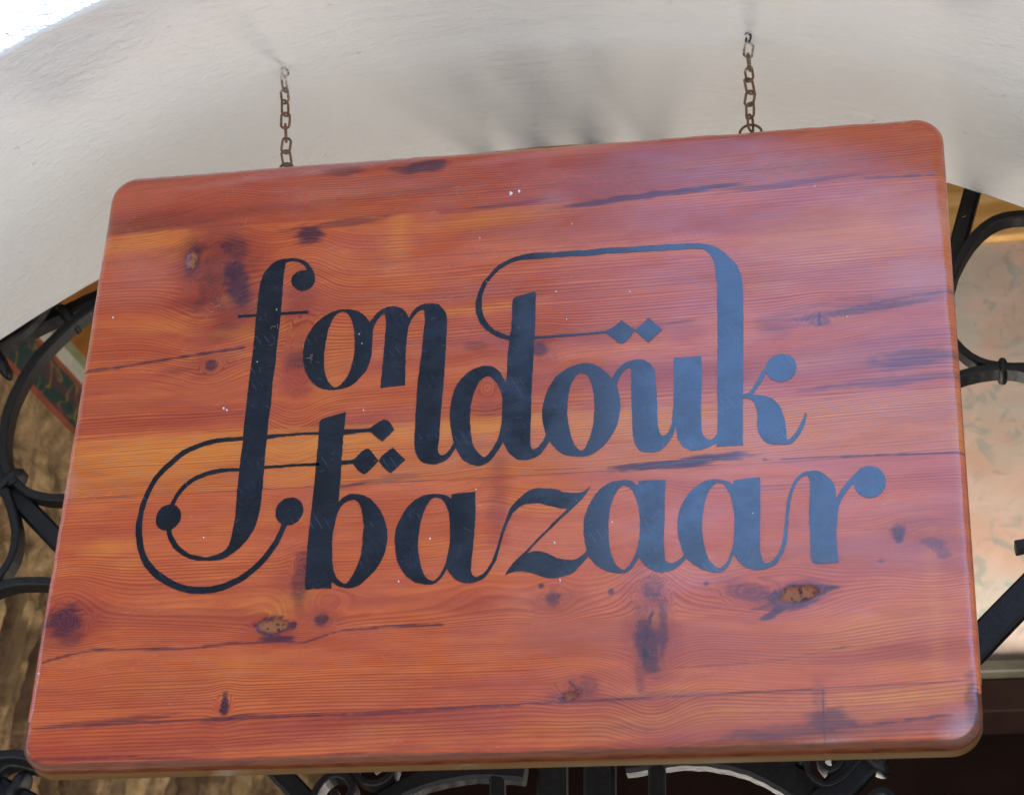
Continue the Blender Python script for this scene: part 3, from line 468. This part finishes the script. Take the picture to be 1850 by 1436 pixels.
def plank(k, x0=None, x1=None):
    lo = (lambda x: 0*x) if k == 0 else (lambda x: seam(k-1, x)+.00006); hi = (lambda x: 0*x+H) if k == 4 else (lambda x: seam(k, x)-.00006)
    n = max(14, int((float(hi(.45))-float(lo(.45)))/.0021)); v = np.linspace(0, 1, n)
    hh = float(hi(.45))-float(lo(.45)); extra = np.array([.0004, .0012, .0025, .0045, .007, .0100])/hh
    v = np.unique(np.r_[v, extra, 1-extra])
    u = SU if x0 is None else SU[(SU*W >= x0+.0006) & (SU*W <= x1-.0006)]
    if x0 is not None: u = np.r_[x0/W if x0 > 0 else [], u, x1/W if x1 < W else []]
    V, U = np.meshgrid(v, u, indexing='ij'); xr = U*W; z = lo(xr)+(hi(xr)-lo(xr))*V; xl = outline_x(z); x = xl+(W-2*xl)*U
    if x0 is not None:                         # butt joint: keep the joint itself straight
        if x0 > 0: x = x0+(U-x0/W)/(1-x0/W)*((W-xl)-x0)
        else: x = xl+(U)/(x1/W)*(x1-xl)
    dep = depth(x, z); kk = {0: 0, 1: 1, 2: 2, 3: 3, 4: 4}[k]
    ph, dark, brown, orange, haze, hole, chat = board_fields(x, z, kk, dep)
    y = dep+hole*.0011
    sg = np.minimum(np.abs(z-lo(x)) if k > 0 else 1, np.abs(hi(x)-z) if k < 4 else 1); dark = np.maximum(dark, .55*np.clip(1.6-sg/.0007, 0, 1)*np.clip(fbm(x*5, z*0+k, 3, 67)*3+.3, 0, 1)); y = y+.00012*np.clip(1-sg/.0008, 0, 1)*np.clip(fbm(x*7, z*0+k, 2, 66)*3+.5, .15, 1)
    y = y+np.clip(fbm(x*14, z*40, 3, 61), -1, 1)*.0001+.0001
    nv, nu = x.shape; vs = list(zip(x.ravel(), y.ravel(), (z+BZ).ravel())); fs = [(j*nu+i, j*nu+i+1, (j+1)*nu+i+1, (j+1)*nu+i) for j in range(nv-1) for i in range(nu-1)]
    ring = [i for i in range(nu)]+[j*nu+nu-1 for j in range(1, nv)]+[(nv-1)*nu+i for i in range(nu-2, -1, -1)]+[j*nu for j in range(nv-2, 0, -1)]
    fx, fz = x.ravel(), z.ravel(); att = [a.ravel() for a in (ph, dark, brown, orange, hole, haze, chat)]; tan = np.zeros(nv*nu)
    prev = ring; tans = [tan]; exx = []
    for (yy, inset, tn) in ((None, 0, 0.), (RO+.0012, 0, .0), (RO+.0022, 0, 1.), (T-.0015, 0, 1.), (T, .0015, 1.)):
        st = len(vs); cxx = W/2; czz = H/2
        for q in ring:
            if yy is None: vs.append(vs[q]); continue
            px_, pz_ = fx[q], fz[q]; sx_ = inset*np.sign(px_-cxx)*(abs(px_-cxx) > W/2-.02); sz_ = inset*np.sign(pz_-czz)*(abs(pz_-czz) > H/2-.02); vs.append((px_-sx_, max(yy, 0), pz_-sz_+BZ))
        new = list(range(st, st+len(ring))); L = len(ring)
        if yy is not None: fs += [(prev[(i+1) % L], prev[i], new[i], new[(i+1) % L]) for i in range(L)]
        prev = new; exx += ring; tans.append(np.full(L, tn))
    fs.append(tuple(prev))
    me = mesh('plank', vs, fs, True); idx = np.r_[np.arange(nv*nu), np.array(exx)]
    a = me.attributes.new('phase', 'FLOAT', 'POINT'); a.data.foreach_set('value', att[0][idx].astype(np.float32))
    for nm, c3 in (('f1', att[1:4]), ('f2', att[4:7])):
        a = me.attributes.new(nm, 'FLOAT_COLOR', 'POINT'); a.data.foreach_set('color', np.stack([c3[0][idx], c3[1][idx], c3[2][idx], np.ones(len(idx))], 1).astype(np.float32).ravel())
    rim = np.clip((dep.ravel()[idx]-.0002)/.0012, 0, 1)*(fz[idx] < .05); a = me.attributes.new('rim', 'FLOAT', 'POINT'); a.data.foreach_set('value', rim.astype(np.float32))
    isb = (fz[idx] < .06) | (np.abs(fx[idx]-W/2) > W/2-.004)*0; tn = np.concatenate(tans)*1.
    a = me.attributes.new('tan', 'FLOAT', 'POINT'); a.data.foreach_set('value', tn.astype(np.float32))
    return link('plank', me, M['wood'], sign)
jx = bd(1488, 1300)[0]
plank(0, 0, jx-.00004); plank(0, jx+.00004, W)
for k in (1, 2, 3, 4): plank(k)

# ------------------------------------------------------------------ lettering painted on the face
CR = dict(A=(230, 440, 4.4875), B=(230, 760, 4.4875), C=(530, 520, 4.4875), D=(530, 740, 4.2225), E=(800, 430, 4.4875), F=(800, 640, 4.4875), G=(1100, 430, 3.42), H=(1200, 820, 4.4048), I=(860, 820, 4.625))
def parse(s):                                 # 'A 950,1436 968,1290* B 950,0' -> [(x, z, corner, width)]
    out = []; c = None
    for t in s.split():
        if t in CR: c = CR[t]; continue
        k = t.endswith('*'); q = [float(v) for v in t.rstrip('*').split(',')]; x, z = bd(c[0]+q[0]/c[2], c[1]+q[1]/c[2]); out.append((x, z, k, (q[2]/c[2]/1720 if len(q) > 2 else 0)))
    return out
def outline(s, n=6):
    P = parse(s); L = len(P); out = []
    for i in range(L):
        p0, p1, p2, p3 = P[i-1], P[i], P[(i+1) % L], P[(i+2) % L]
        a = p1 if p1[2] else p0; d = p2 if p2[2] else p3
        for k in range(n):
            t = k/n; out.append([.5*((2*p1[j])+(-a[j]+p2[j])*t+(2*a[j]-5*p1[j]+4*p2[j]-d[j])*t*t+(-a[j]+3*p1[j]-3*p2[j]+d[j])*t**3) for j in (0, 1)])
    return wob(np.array(out))
def wob(P):
    a = fbm(P[:, 0]*240, P[:, 1]*240, 4, 900)*.00060; b = fbm(P[:, 0]*240, P[:, 1]*240, 4, 950)*.00060; return [(x+p, z+q) for (x, z), p, q in zip(P, a, b)]
def stroke(s):
    P = parse(s); C = np.array(catmull([(p[0], p[1], p[3]) for p in P], n=6)); T_ = np.gradient(C[:, :2], axis=0); T_ /= np.linalg.norm(T_, axis=1)[:, None]; N_ = np.c_[-T_[:, 1], T_[:, 0]]
    return wob(np.r_[C[:, :2]+N_*C[:, 2:]/2, (C[:, :2]-N_*C[:, 2:]/2)[::-1]])
def disc(s, rx, ry):
    (x, z, _, _), = parse(s); c = CR[s.split()[0]][2]; return wob(np.array([(x+math.cos(t)*rx/c/1720, z+math.sin(t)*ry/c/1590) for t in np.linspace(0, 2*math.pi, 56, endpoint=False)]))
lev = [0]
def letter(pieces, name='letter', label=None):
    vs, fs = [], []
    for pc in pieces:
        loops = pc if isinstance(pc, tuple) else (pc,); lev[0] = (lev[0]+1) % 9; y = -.00030-lev[0]*.00003; st = len(vs)
        for lp in loops: vs += [(x, y, z+BZ) for x, z in lp]
        tris = tessellate_polygon([[Vector((x, z, 0)) for x, z in lp] for lp in loops])
        fs += [tuple(st+i for i in t) for t in tris]; k = st
        for lp in loops:
            b = len(vs); vs += [(x, .0004, z+BZ) for x, z in lp]; L = len(lp); fs += [(k+i, k+(i+1) % L, b+(i+1) % L, b+i) for i in range(L)]; k += L
        # back vertices follow the front loops; nothing else is needed for paint
    me = mesh(name, vs, fs); bm = bmesh.new(); bm.from_mesh(me); bmesh.ops.recalc_face_normals(bm, faces=bm.faces)
    for f in bm.faces:
        if abs(f.normal.y) > .9 and f.normal.y > 0: f.normal_flip()
    bm.to_mesh(me); bm.free(); o = link(name, me, M['paint'], sign)
    if label: o['label'] = label
    return o
letter([outline("A 950,1436 968,1290 985,1150 1000,1010 1018,870 1030,760 1040,650 1050,560 1058,480 1070,380 1085,300 1110,240 1150,190 1200,150 1260,128 1330,120 1390,125 1450,150 1490,195 1515,240 1522,290 1505,340 1470,370 1425,385 1380,375 1345,345 1330,305 1340,265 1370,238 1410,222 1457,216* 1440,185 1400,157 1345,145 1286,155* 1280,190 1270,260 1262,350 1255,450 1247,540 1238,640 1225,750 1212,870 1198,1010 1185,1080 1175,1180 1165,1300 B 1145,0 1140,60 1132,150 1122,230 1113,350 1108,430 1100,530 1090,620 1080,700 1060,790 1025,880 980,950 920,1020 850,1075 790,1112 730,1130 660,1135 580,1133 510,1120 440,1085 385,1040 345,985 325,930 318,880* 355,880* 375,940 410,1000 460,1050 520,1084 590,1098 640,1104 690,1095 750,1075 795,1045 825,1005 840,950 858,870 875,760 885,640 893,540 903,470 912,360 925,270 938,170 945,60"),
        disc("B 333,784", 101, 104), stroke("A 900,592,28 1050,582,24 1250,568,24 1468,557,28")], label='tall letter f with a ball terminal')
letter([stroke("B 1580,100,22 1400,108,20 1250,120,24 1150,130,36 1040,138,34 940,145,32 850,150,34 760,160,38 680,172,40 600,195,42 520,228,44 440,270,44 370,330,46 300,395,44 240,460,44 195,530,42 160,600,42 130,680,42 110,760,42 98,830,50 95,900,52 100,970,52 115,1050,50 145,1130,52 195,1200,54 260,1260,56 340,1310,56 430,1350,54 520,1370,56 620,1374,56 720,1362,56 820,1328,54 920,1280,52 1010,1215,50 1090,1140,48 1155,1060,46 1210,980,44 1245,910,42 1280,830,46"), disc("B 1315,735", 110, 110),
        stroke("B 1560,354,24 1400,360,22 1250,370,22 1120,378,26 1000,390,30 900,398,28 800,400,34 720,412,36 640,432,38 560,465,36 490,510,36 430,570,34 390,630,34 358,700,36"),
        stroke("D 150,182,18 300,178,30 385,172,42 480,165,34 560,158,30 620,155,46"), outline("D 690,73* 735,95 771,155* 725,200 679,243* 620,200 585,160* 605,125"),
        stroke("D 150,420,22 300,408,30 365,405,36 440,400,30 480,390,44"), outline("D 450,405* 500,340 550,303 590,312 651,392* 585,460 545,493 500,470"), outline("D 760,290* 855,383* 740,487* 700,450 653,396* 675,355")], 'flourish', 'long curling flourish through f and b ending in three diamonds')
letter([(outline("C 405,175 350,185 280,215 210,265 150,330 110,400 85,480 78,570 90,650 115,710 160,770 210,810 270,825 340,828 410,815 480,785 540,730 590,670 620,600 635,530 640,430 645,350 655,300 622,278* 570,220 520,190 470,178"), outline("C 405,195 440,210 470,260 490,330 497,420 495,520 480,600 455,680 420,745 380,790 335,808 300,780 270,730 252,660 248,580 255,490 270,400 295,310 330,240 365,205"))], label='letter o after the tall f')
letter([outline("C 622,278* 650,240 690,195 740,165 800,153 860,160 905,190 937,245* 960,205 1000,160 1050,133 1100,128 1160,130 1200,155 1235,205 1247,260 1243,380 1235,520 1225,680 1212,860 1198,1000 1190,1130 1180,1240 1172,1310 1185,1350 1215,1355 1250,1335 1280,1290 1300,1262* 1318,1295* 1280,1350 1240,1395 1180,1422 1120,1432 1060,1420 1020,1385 990,1330 982,1240 988,1100 995,960 1003,840 1015,720 1030,600 1045,490 1052,400 1065,290 1062,200 1045,178* 1010,200 970,245 945,290 928,350 918,450 910,600 905,790* 800,800 705,815* 715,720 728,600 738,480 745,380 752,280 742,212* 710,230 675,270 640,345*")], label='letter n with a long right leg')
letter([(outline("E 565,520* 575,490 620,470 745,435* 757,465 752,560 750,700 742,850 735,1000 728,1100 722,1200 718,1300 F 714,500 712,600 710,700 718,760 740,770 775,750 810,705 838,655* 862,705* 830,760 790,810 740,840 680,855 620,855 570,830 530,790 505,740 490,712* 460,760 420,820 380,865 330,895 280,902 220,890 160,850 120,790 95,740 85,700 65,600 57,500 65,400 85,320 120,240 180,170 240,125 300,102 350,95 410,105 460,140 490,190 512,232* E 520,1100 525,980 535,880 545,800 555,740 562,640"), outline("F 370,178 405,195 440,240 465,290 480,350 482,440 478,530 465,620 440,700 400,770 360,820 330,832 290,800 255,750 235,680 223,590 222,500 232,400 255,310 290,235 330,195"))], label='letter d')
letter([stroke("E 700,812,28 750,808,24 850,803,20 1000,790,20 1150,778,18 1300,765,20 1350,755,30 1390,750,60"), outline("E 1450,668* 1500,705 1560,745* 1480,845 1430,852 1370,805 1325,768* 1370,735"), outline("E 1670,648* 1777,745* 1670,848* 1610,800 1558,750* 1600,715")], 'flourish', 'thin line ending in two diamonds above the letters')
letter([(outline("F 1150,72 1080,85 1010,115 940,165 890,220 850,290 825,360 807,440 805,520 820,590 838,655 862,705 910,760 960,800 1020,822 1090,830 1150,828 1210,808 1270,770 1330,710 1380,640 1415,570 1435,480 1440,400 1430,320 1415,270 1400,235 1370,200* 1330,150 1280,110 1220,80"), outline("F 1115,155 1150,158 1185,190 1210,260 1225,350 1228,450 1222,550 1205,630 1180,700 1145,770 1110,775 1075,745 1045,680 1025,600 1010,500 1012,400 1025,300 1050,220 1085,170"))], label='letter o after the d')
letter([outline("F 1370,200* 1400,150 1440,100 1490,65 1540,48 1600,45 1650,55 1690,85 1715,130 1725,200 1732,300 1738,400 1740,500 G 304,1160 320,1215 345,1220 370,1195 388,1150 395,1080 400,1010 402,900 402,741* 480,738 570,730* 575,850 572,950 570,1060 572,1160 585,1220 620,1245 650,1235 672,1205* 672,1262* 620,1290 560,1308 500,1310 450,1280 425,1235 415,1185 414,1140* 405,1190 385,1240 350,1285 310,1315 260,1325 200,1315 165,1280 150,1220 143,1100 140,980 138,860 F 1526,105* 1480,125 1440,170 1412,250*")], label='letter u')
letter([outline("G 665,1290* 740,1284 830,1282* 828,1100 830,990 830,800 832,600 830,400 825,280 815,230 790,170 740,115 685,72 640,50 590,38 500,35 342,42 E 1500,75 1340,82 1180,98 1050,105 900,118 760,122 650,138 560,165 480,205 420,250 360,320 320,370 290,440 272,500 265,540 270,600 285,650 315,710 370,760 440,800 545,832* 550,797* 480,772 420,745 370,700 340,650 322,600 318,540 318,480 340,410 375,350 430,285 490,235 560,200 640,180 760,172 900,160 1050,150 1180,145 1340,128 1500,120 G 342,79 450,72 565,68 600,80 630,110 650,160 660,230 668,300 670,500 672,700 670,900 672,1100 668,1210"),
        stroke("G 815,982,22 850,972,24 880,955,22 910,915,22 935,875,24 960,830,26 990,800,30"), disc("G 1065,803", 88, 86), outline("G 820,965* 880,968 930,970 980,980 1030,1010 1065,1060 1085,1120 1095,1190 1103,1250* 1130,1230 1165,1185 1195,1130 1214,1080* 1225,1080* 1210,1150 1180,1210 1140,1260 1100,1275 1050,1277 990,1270 950,1245 925,1200 915,1150 918,1100 910,1050 890,1010 860,992 820,990*")], label='letter k with a sweeping top arm')
letter([(outline("D 200,95 225,70 300,48 402,18* 396,90 385,175 375,300 366,430 362,520 352,620 346,705* 380,670 430,648 480,644 550,660 610,700 665,770 700,850 718,940 712,1030 690,1110 650,1190 590,1260 520,1325 455,1357 395,1358 345,1345 292,1315* 292,1360* 190,1365 88,1372* 92,1290 98,1180 108,1040 120,920 135,800 150,660 165,520 178,380 190,240 198,130"), outline("D 455,686 500,715 525,790 535,880 530,980 520,1080 495,1170 460,1250 420,1310 390,1328 350,1305 315,1250 300,1180 297,1080 300,970 320,860 345,770 385,715"))], label='letter b')
letter([(outline("D 1080,643 1000,655 930,690 870,745 825,815 790,890 775,970 778,1060 790,1140 820,1210 870,1275 930,1315 1000,1332 1060,1328 1105,1305 1140,1265 1172,1212* 1200,1255 1240,1295 1290,1318 1345,1322 1400,1308 1440,1288* 1400,1279* 1375,1268 1358,1235 1357,1180 1368,1080 1380,950 1388,820 1390,720 1388,628* 1300,634 1208,645* 1205,680* 1175,660 1140,648"), outline("D 1095,668 1140,690 1175,750 1192,830 1195,930 1193,1020 1175,1110 1155,1190 1125,1250 1090,1295 1060,1305 1020,1285 985,1230 965,1150 953,1060 957,960 970,870 995,780 1030,710 1065,675")),
        stroke("I -50,1046,30 7,1046,34 50,1025,34 80,1000,30 110,960,26 150,890,24 180,800,22 205,720,20 225,650,20 248,590,20 272,532,26 300,474,38 345,425,54 385,395,70")], label='first letter a')
letter([outline("I 300,450 345,395 400,335 460,300 530,285 600,288 670,295 740,318 800,325 860,322 905,308 930,290 958,265* 930,320 890,370 840,420 790,470 730,520 660,590 580,665 500,745 425,832* 455,820 510,810 570,820 640,850 700,875 760,885 830,880 880,850 928,806* 945,850* 890,910 830,975 770,1010 700,1028 640,1038 570,1028 500,1005 430,985 360,980 300,988 242,1015* 265,970 300,925 350,870 400,825 450,775 520,700 600,620 640,575 700,520 765,455* 700,452 620,435 540,415 470,412 410,420 360,445 310,490")], label='letter z')
letter([(outline("I 1240,218 1150,228 1090,255 1020,310 970,380 930,460 905,540 898,620 905,700 920,780 940,850 960,880 1010,935 1080,975 1150,992 1220,996 1270,980 1320,930 1360,858* 1385,900 1430,945 1490,978 1550,987 1610,978 1670,950 1720,910 1752,875* 1740,835* 1700,880 1660,905 1625,912 1595,900 1578,850 1570,760 1570,660 1575,540 1577,400 1583,228* 1560,217 1360,225* 1350,262* 1320,240 1280,222"), outline("I 1250,265 1290,285 1330,350 1355,430 1368,520 1370,620 1365,700 1350,780 1320,860 1280,930 1235,968 1190,945 1150,890 1125,810 1110,720 1107,620 1112,520 1130,420 1160,340 1195,285 1225,267"))], label='second letter a')
letter([(outline("H 440,205 390,203 330,215 260,255 200,310 150,385 120,460 107,550 110,640 130,720 160,800 200,850 270,900 340,930 420,942 470,930 510,890 555,795* 590,850 640,895 700,918 750,922 820,910 870,885* 850,872* 800,862 778,825 765,760 763,640 765,500 765,350 765,192* 740,188 555,208* 550,250* 525,228 500,218"), outline("H 435,232 480,250 520,320 545,410 557,500 558,600 550,700 530,790 490,870 445,908 400,890 355,840 325,750 310,660 303,570 308,480 325,380 350,300 395,245")),
        stroke("H 800,888,40 870,868,34 915,805,30 948,735,30 965,650,28 973,560,26 980,470,26 990,390,24 1008,310,22 1035,240,22 1075,185,24 1120,160,30 1170,152,36")], label='third letter a')
letter([outline("H 1125,165* 1150,140 1190,132 1240,142 1290,175 1340,225 1360,270 1367,360* 1400,300 1440,240 1490,185 1540,140* 1560,180* 1520,220 1470,275 1430,330 1400,390 1385,450 1375,540 1370,640 1378,740 1387,862* 1300,868 1210,873 1175,855* 1165,800 1163,680 1155,580 1152,480 1155,400 1160,300 1158,220 1145,180"), disc("H 1635,222", 114, 118)], label='letter r with a round terminal')

# small marks and lint on the face
def flecks():
    for i, (px, py, r) in enumerate([(923, 350, 4.6), (938, 346, 3.2), (204, 574, 1.8), (1033, 405, 1.5), (867, 430, 1.5), (1138, 527, 1.6), (1005, 527, 1.3), (1024, 577, 1.2), (657, 741, 1.4), (777, 973, 1.8), (720, 1050, 1.6), (1002, 980, 1.8), (1106, 943, 1.6), (1012, 1048, 1.8), (860, 884, 1.3), (649, 604, 1.3), (654, 621, 1.2), (404, 738, 2.4), (410, 741, 2.), (465, 654, 1.2), (368, 971, 1.4), (1598, 911, 1.1), (1472, 337, 1.4), (1530, 572, 1.4), (1360, 927, 1.2), (70, 1216, 1.5), (500, 560, 1.4)]):
        x, z = bd(px, py); k = 9; ph = random.random()*6; rr = [.72*r/1700*(1+.35*math.sin(2*t+ph)+.2*random.random()) for t in range(k)]
        loop = [(x+math.cos(t/k*6.283)*rr[t]*.8, z+math.sin(t/k*6.283)*rr[t]*1.15) for t in range(k)]
        y = -.0008; vs = [(x, y-.0003, z+BZ)]+[(a, y, b+BZ) for a, b in loop]+[(a, .0003, b+BZ) for a, b in loop]
        fs = [(0, 1+(t+1) % k, 1+t) for t in range(k)]+[(1+t, 1+(t+1) % k, 1+k+(t+1) % k, 1+k+t) for t in range(k)]
        link('paint_fleck', mesh('paint_fleck', vs, fs), M['white'], sign)
flecks()
def lint():
    vs, fs = [], []
    def fibre(x, z, L, a, y=-.0007, r=.00013):
        n = 7; cur = random.uniform(-2.2, 2.2); P = []
        for i in range(n+1):
            P.append((x, y-abs(math.sin(i*1.3))*.0004, z)); x += math.cos(a)*L/n; z += math.sin(a)*L/n; a += cur/n+random.uniform(-.25, .25)
        st = len(vs)
        for i, p in enumerate(P):
            for k in range(3): t = k*2.094; vs.append((p[0]+math.cos(t)*r*.6, p[1]+math.sin(t)*r, p[2]+math.cos(t+1)*r+BZ))
        for i in range(n):
            for k in range(3): q = st+i*3; fs.append((q+k, q+(k+1) % 3, q+3+(k+1) % 3, q+3+k))
    def put(px, py, L, c=1, r=.00013):
        for _ in range(c):
            x, z = bd(px+random.uniform(-6, 6)*(c > 1), py+random.uniform(-5, 5)*(c > 1)); fibre(x, z, L/1700, random.uniform(0, 6.28), r=r)
    for px, py, L, c in [(828, 343, 14, 7), (872, 362, 6, 2), (924, 522, 10, 3), (925, 528, 7, 3), (877, 511, 9, 4), (386, 565, 22, 3), (390, 552, 20, 2), (498, 595, 14, 2), (560, 645, 14, 3), (437, 415, 22, 2), (545, 395, 16, 2), (1071, 632, 24, 1), (1105, 848, 14, 1), (400, 737, 10, 2), (700, 1190, 14, 1), (945, 1225, 14, 1), (1745, 390, 8, 1), (565, 1180, 10, 1)]: put(px, py, L, c)
    for _ in range(420):
        px = 200+abs(random.gauss(0, 560)); py = random.choice((random.uniform(300, 760), random.uniform(330, 1340), random.uniform(290, 480)))
        if 190 < px < 1700 and py > 330-.0766*(px-240)+6: put(px, py, random.uniform(4, 11), 1, .00006)
    tag(link('lint', mesh('lint', vs, fs), M['lint'], sign), kind='stuff')
lint()

# ------------------------------------------------------------------ chains and hooks
def link_mesh(L, Wd, r, seg=20, tub=7):
    P = []
    s = L/2-Wd/2
    for i in range(seg):
        t = i/seg*2*math.pi; P.append((math.cos(t)*Wd/2, math.sin(t)*Wd/2+(s if math.sin(t) > 0 else -s if math.sin(t) < 0 else 0)))
    P = np.array(P); vs = []; T_ = np.roll(P, -1, 0)-np.roll(P, 1, 0); T_ /= np.linalg.norm(T_, axis=1)[:, None]
    for p, t in zip(P, T_):
        for k in range(tub):
            a = k/tub*2*math.pi; vs.append((p[0]+t[1]*math.cos(a)*r, math.sin(a)*r, p[1]-t[0]*math.cos(a)*r))
    fs = [(i*tub+k, i*tub+(k+1) % tub, ((i+1) % seg)*tub+(k+1) % tub, ((i+1) % seg)*tub+k) for i in range(seg) for k in range(tub)]
    return vs, fs
def tube(P, r, tub=7):
    P = [Vector(p) for p in P]; vs = []
    for i, p in enumerate(P):
        t = (P[min(i+1, len(P)-1)]-P[max(i-1, 0)]).normalized(); a = t.orthogonal().normalized() if i == 0 else (u-t*u.dot(t)).normalized(); u = a; b = t.cross(a)
        for k in range(tub): q = k/tub*2*math.pi; vs.append(tuple(p+a*math.cos(q)*r+b*math.sin(q)*r))
    n = len(P); fs = [(i*tub+k, i*tub+(k+1) % tub, (i+1)*tub+(k+1) % tub, (i+1)*tub+k) for i in range(n-1) for k in range(tub)]+[tuple(range(tub-1, -1, -1)), tuple(range((n-1)*tub, n*tub))]
    return vs, fs
def chain(bx, tx, label, hlabel, angs, dirn, ringw, y1):
    """bx, tx: x of the lower and of the upper end."""
    y0, z0 = .0135, H+.004; zt = AZ+math.sqrt(AR*AR-(tx-AX)**2)
    root = empty('hanging_chain', (bx, y0, BZ+z0)); tag(root, label, 'chain', 'chains holding up the sign')
    hook_drop = .0165; bot = Vector((bx, y0, z0+.0045)); top = Vector((tx, y1, zt-hook_drop)); n = len(angs); d = (top-bot)/n; Lk = d.length+.0042
    for i, a in enumerate(angs):
        c = bot+d*(i+.5); vs, fs = link_mesh(Lk, .0094, .00145); ax = d.normalized(); rot = Vector((0, 0, 1)).rotation_difference(ax).to_matrix()@Matrix.Rotation(math.radians(a), 3, 'Z')@Matrix.Rotation(random.uniform(-.22, .22), 3, 'Y')
        link('link', mesh('link', [tuple(rot@Vector(v)+c+Vector((0, 0, BZ))) for v in vs], fs, True), M['rust'], root)
    ring = [(bx+math.cos(t)*ringw, y0, z0-.0005+math.sin(t)*ringw*.95+BZ) for t in np.linspace(-.6, math.pi+.6, 22)]
    vs, fs = tube(ring, .0015); link('ring', mesh('ring', vs, fs, True), M['rust'], root)
    vs, fs = tube([(bx+dx, y0, H-.001+dz+BZ) for dx, dz in ((-.5*ringw, -.004), (-.5*ringw, .002), (.5*ringw, .002), (.5*ringw, -.004))], .0012)
    link('staple', mesh('staple', vs, fs, True), M['rust'], root)
    hk = empty('ceiling_hook', (tx, y1, BZ+zt)); tag(hk, hlabel, 'hook', 'hooks in the arch')
    ca, sa = math.cos(.9*dirn), math.sin(.9*dirn)
    P = [(tx, y1, zt+.006), (tx, y1, zt-.003)]+[(tx+.0048*math.sin(t)*ca, y1+.0048*math.sin(t)*sa, zt-.0085+.0052*math.cos(t)) for t in np.linspace(.25, 2*math.pi-.35, 16)]
    vs, fs = tube([(a, b, c+BZ) for a, b, c in P], .0013); link('screw_eye', mesh('screw_eye', vs, fs, True), M['rust' if dirn > 0 else 'hook'], hk)
    vs, fs = tube([(tx, y1, zt+.003+BZ), (tx, y1, zt-.0035+BZ)], .0042, 10); link('wall_plug', mesh('wall_plug', vs, fs), M['plaster' if dirn > 0 else 'hook'], hk)
_a = hit(518, 298, .0135); _b = hit(525, 130, .03); _c = hit(1356, 232, .0135); _d = hit(1352, 70, .03)
chain(_a[0], _b[0], 'rusty short link chain at the left, holding the sign above the letter f', 'whitish screw eye in the arch, above the left chain', (10, 30, 100, 15, 55, -20, 70), 1, .0072, .011)
chain(_c[0], _d[0], 'rusty short link chain at the right, its ring wide open on top of the sign', 'blackened screw eye in the arch, above the right chain', (60, -25, 5, 25, -35, 80, 20), -1, .0115, .029)
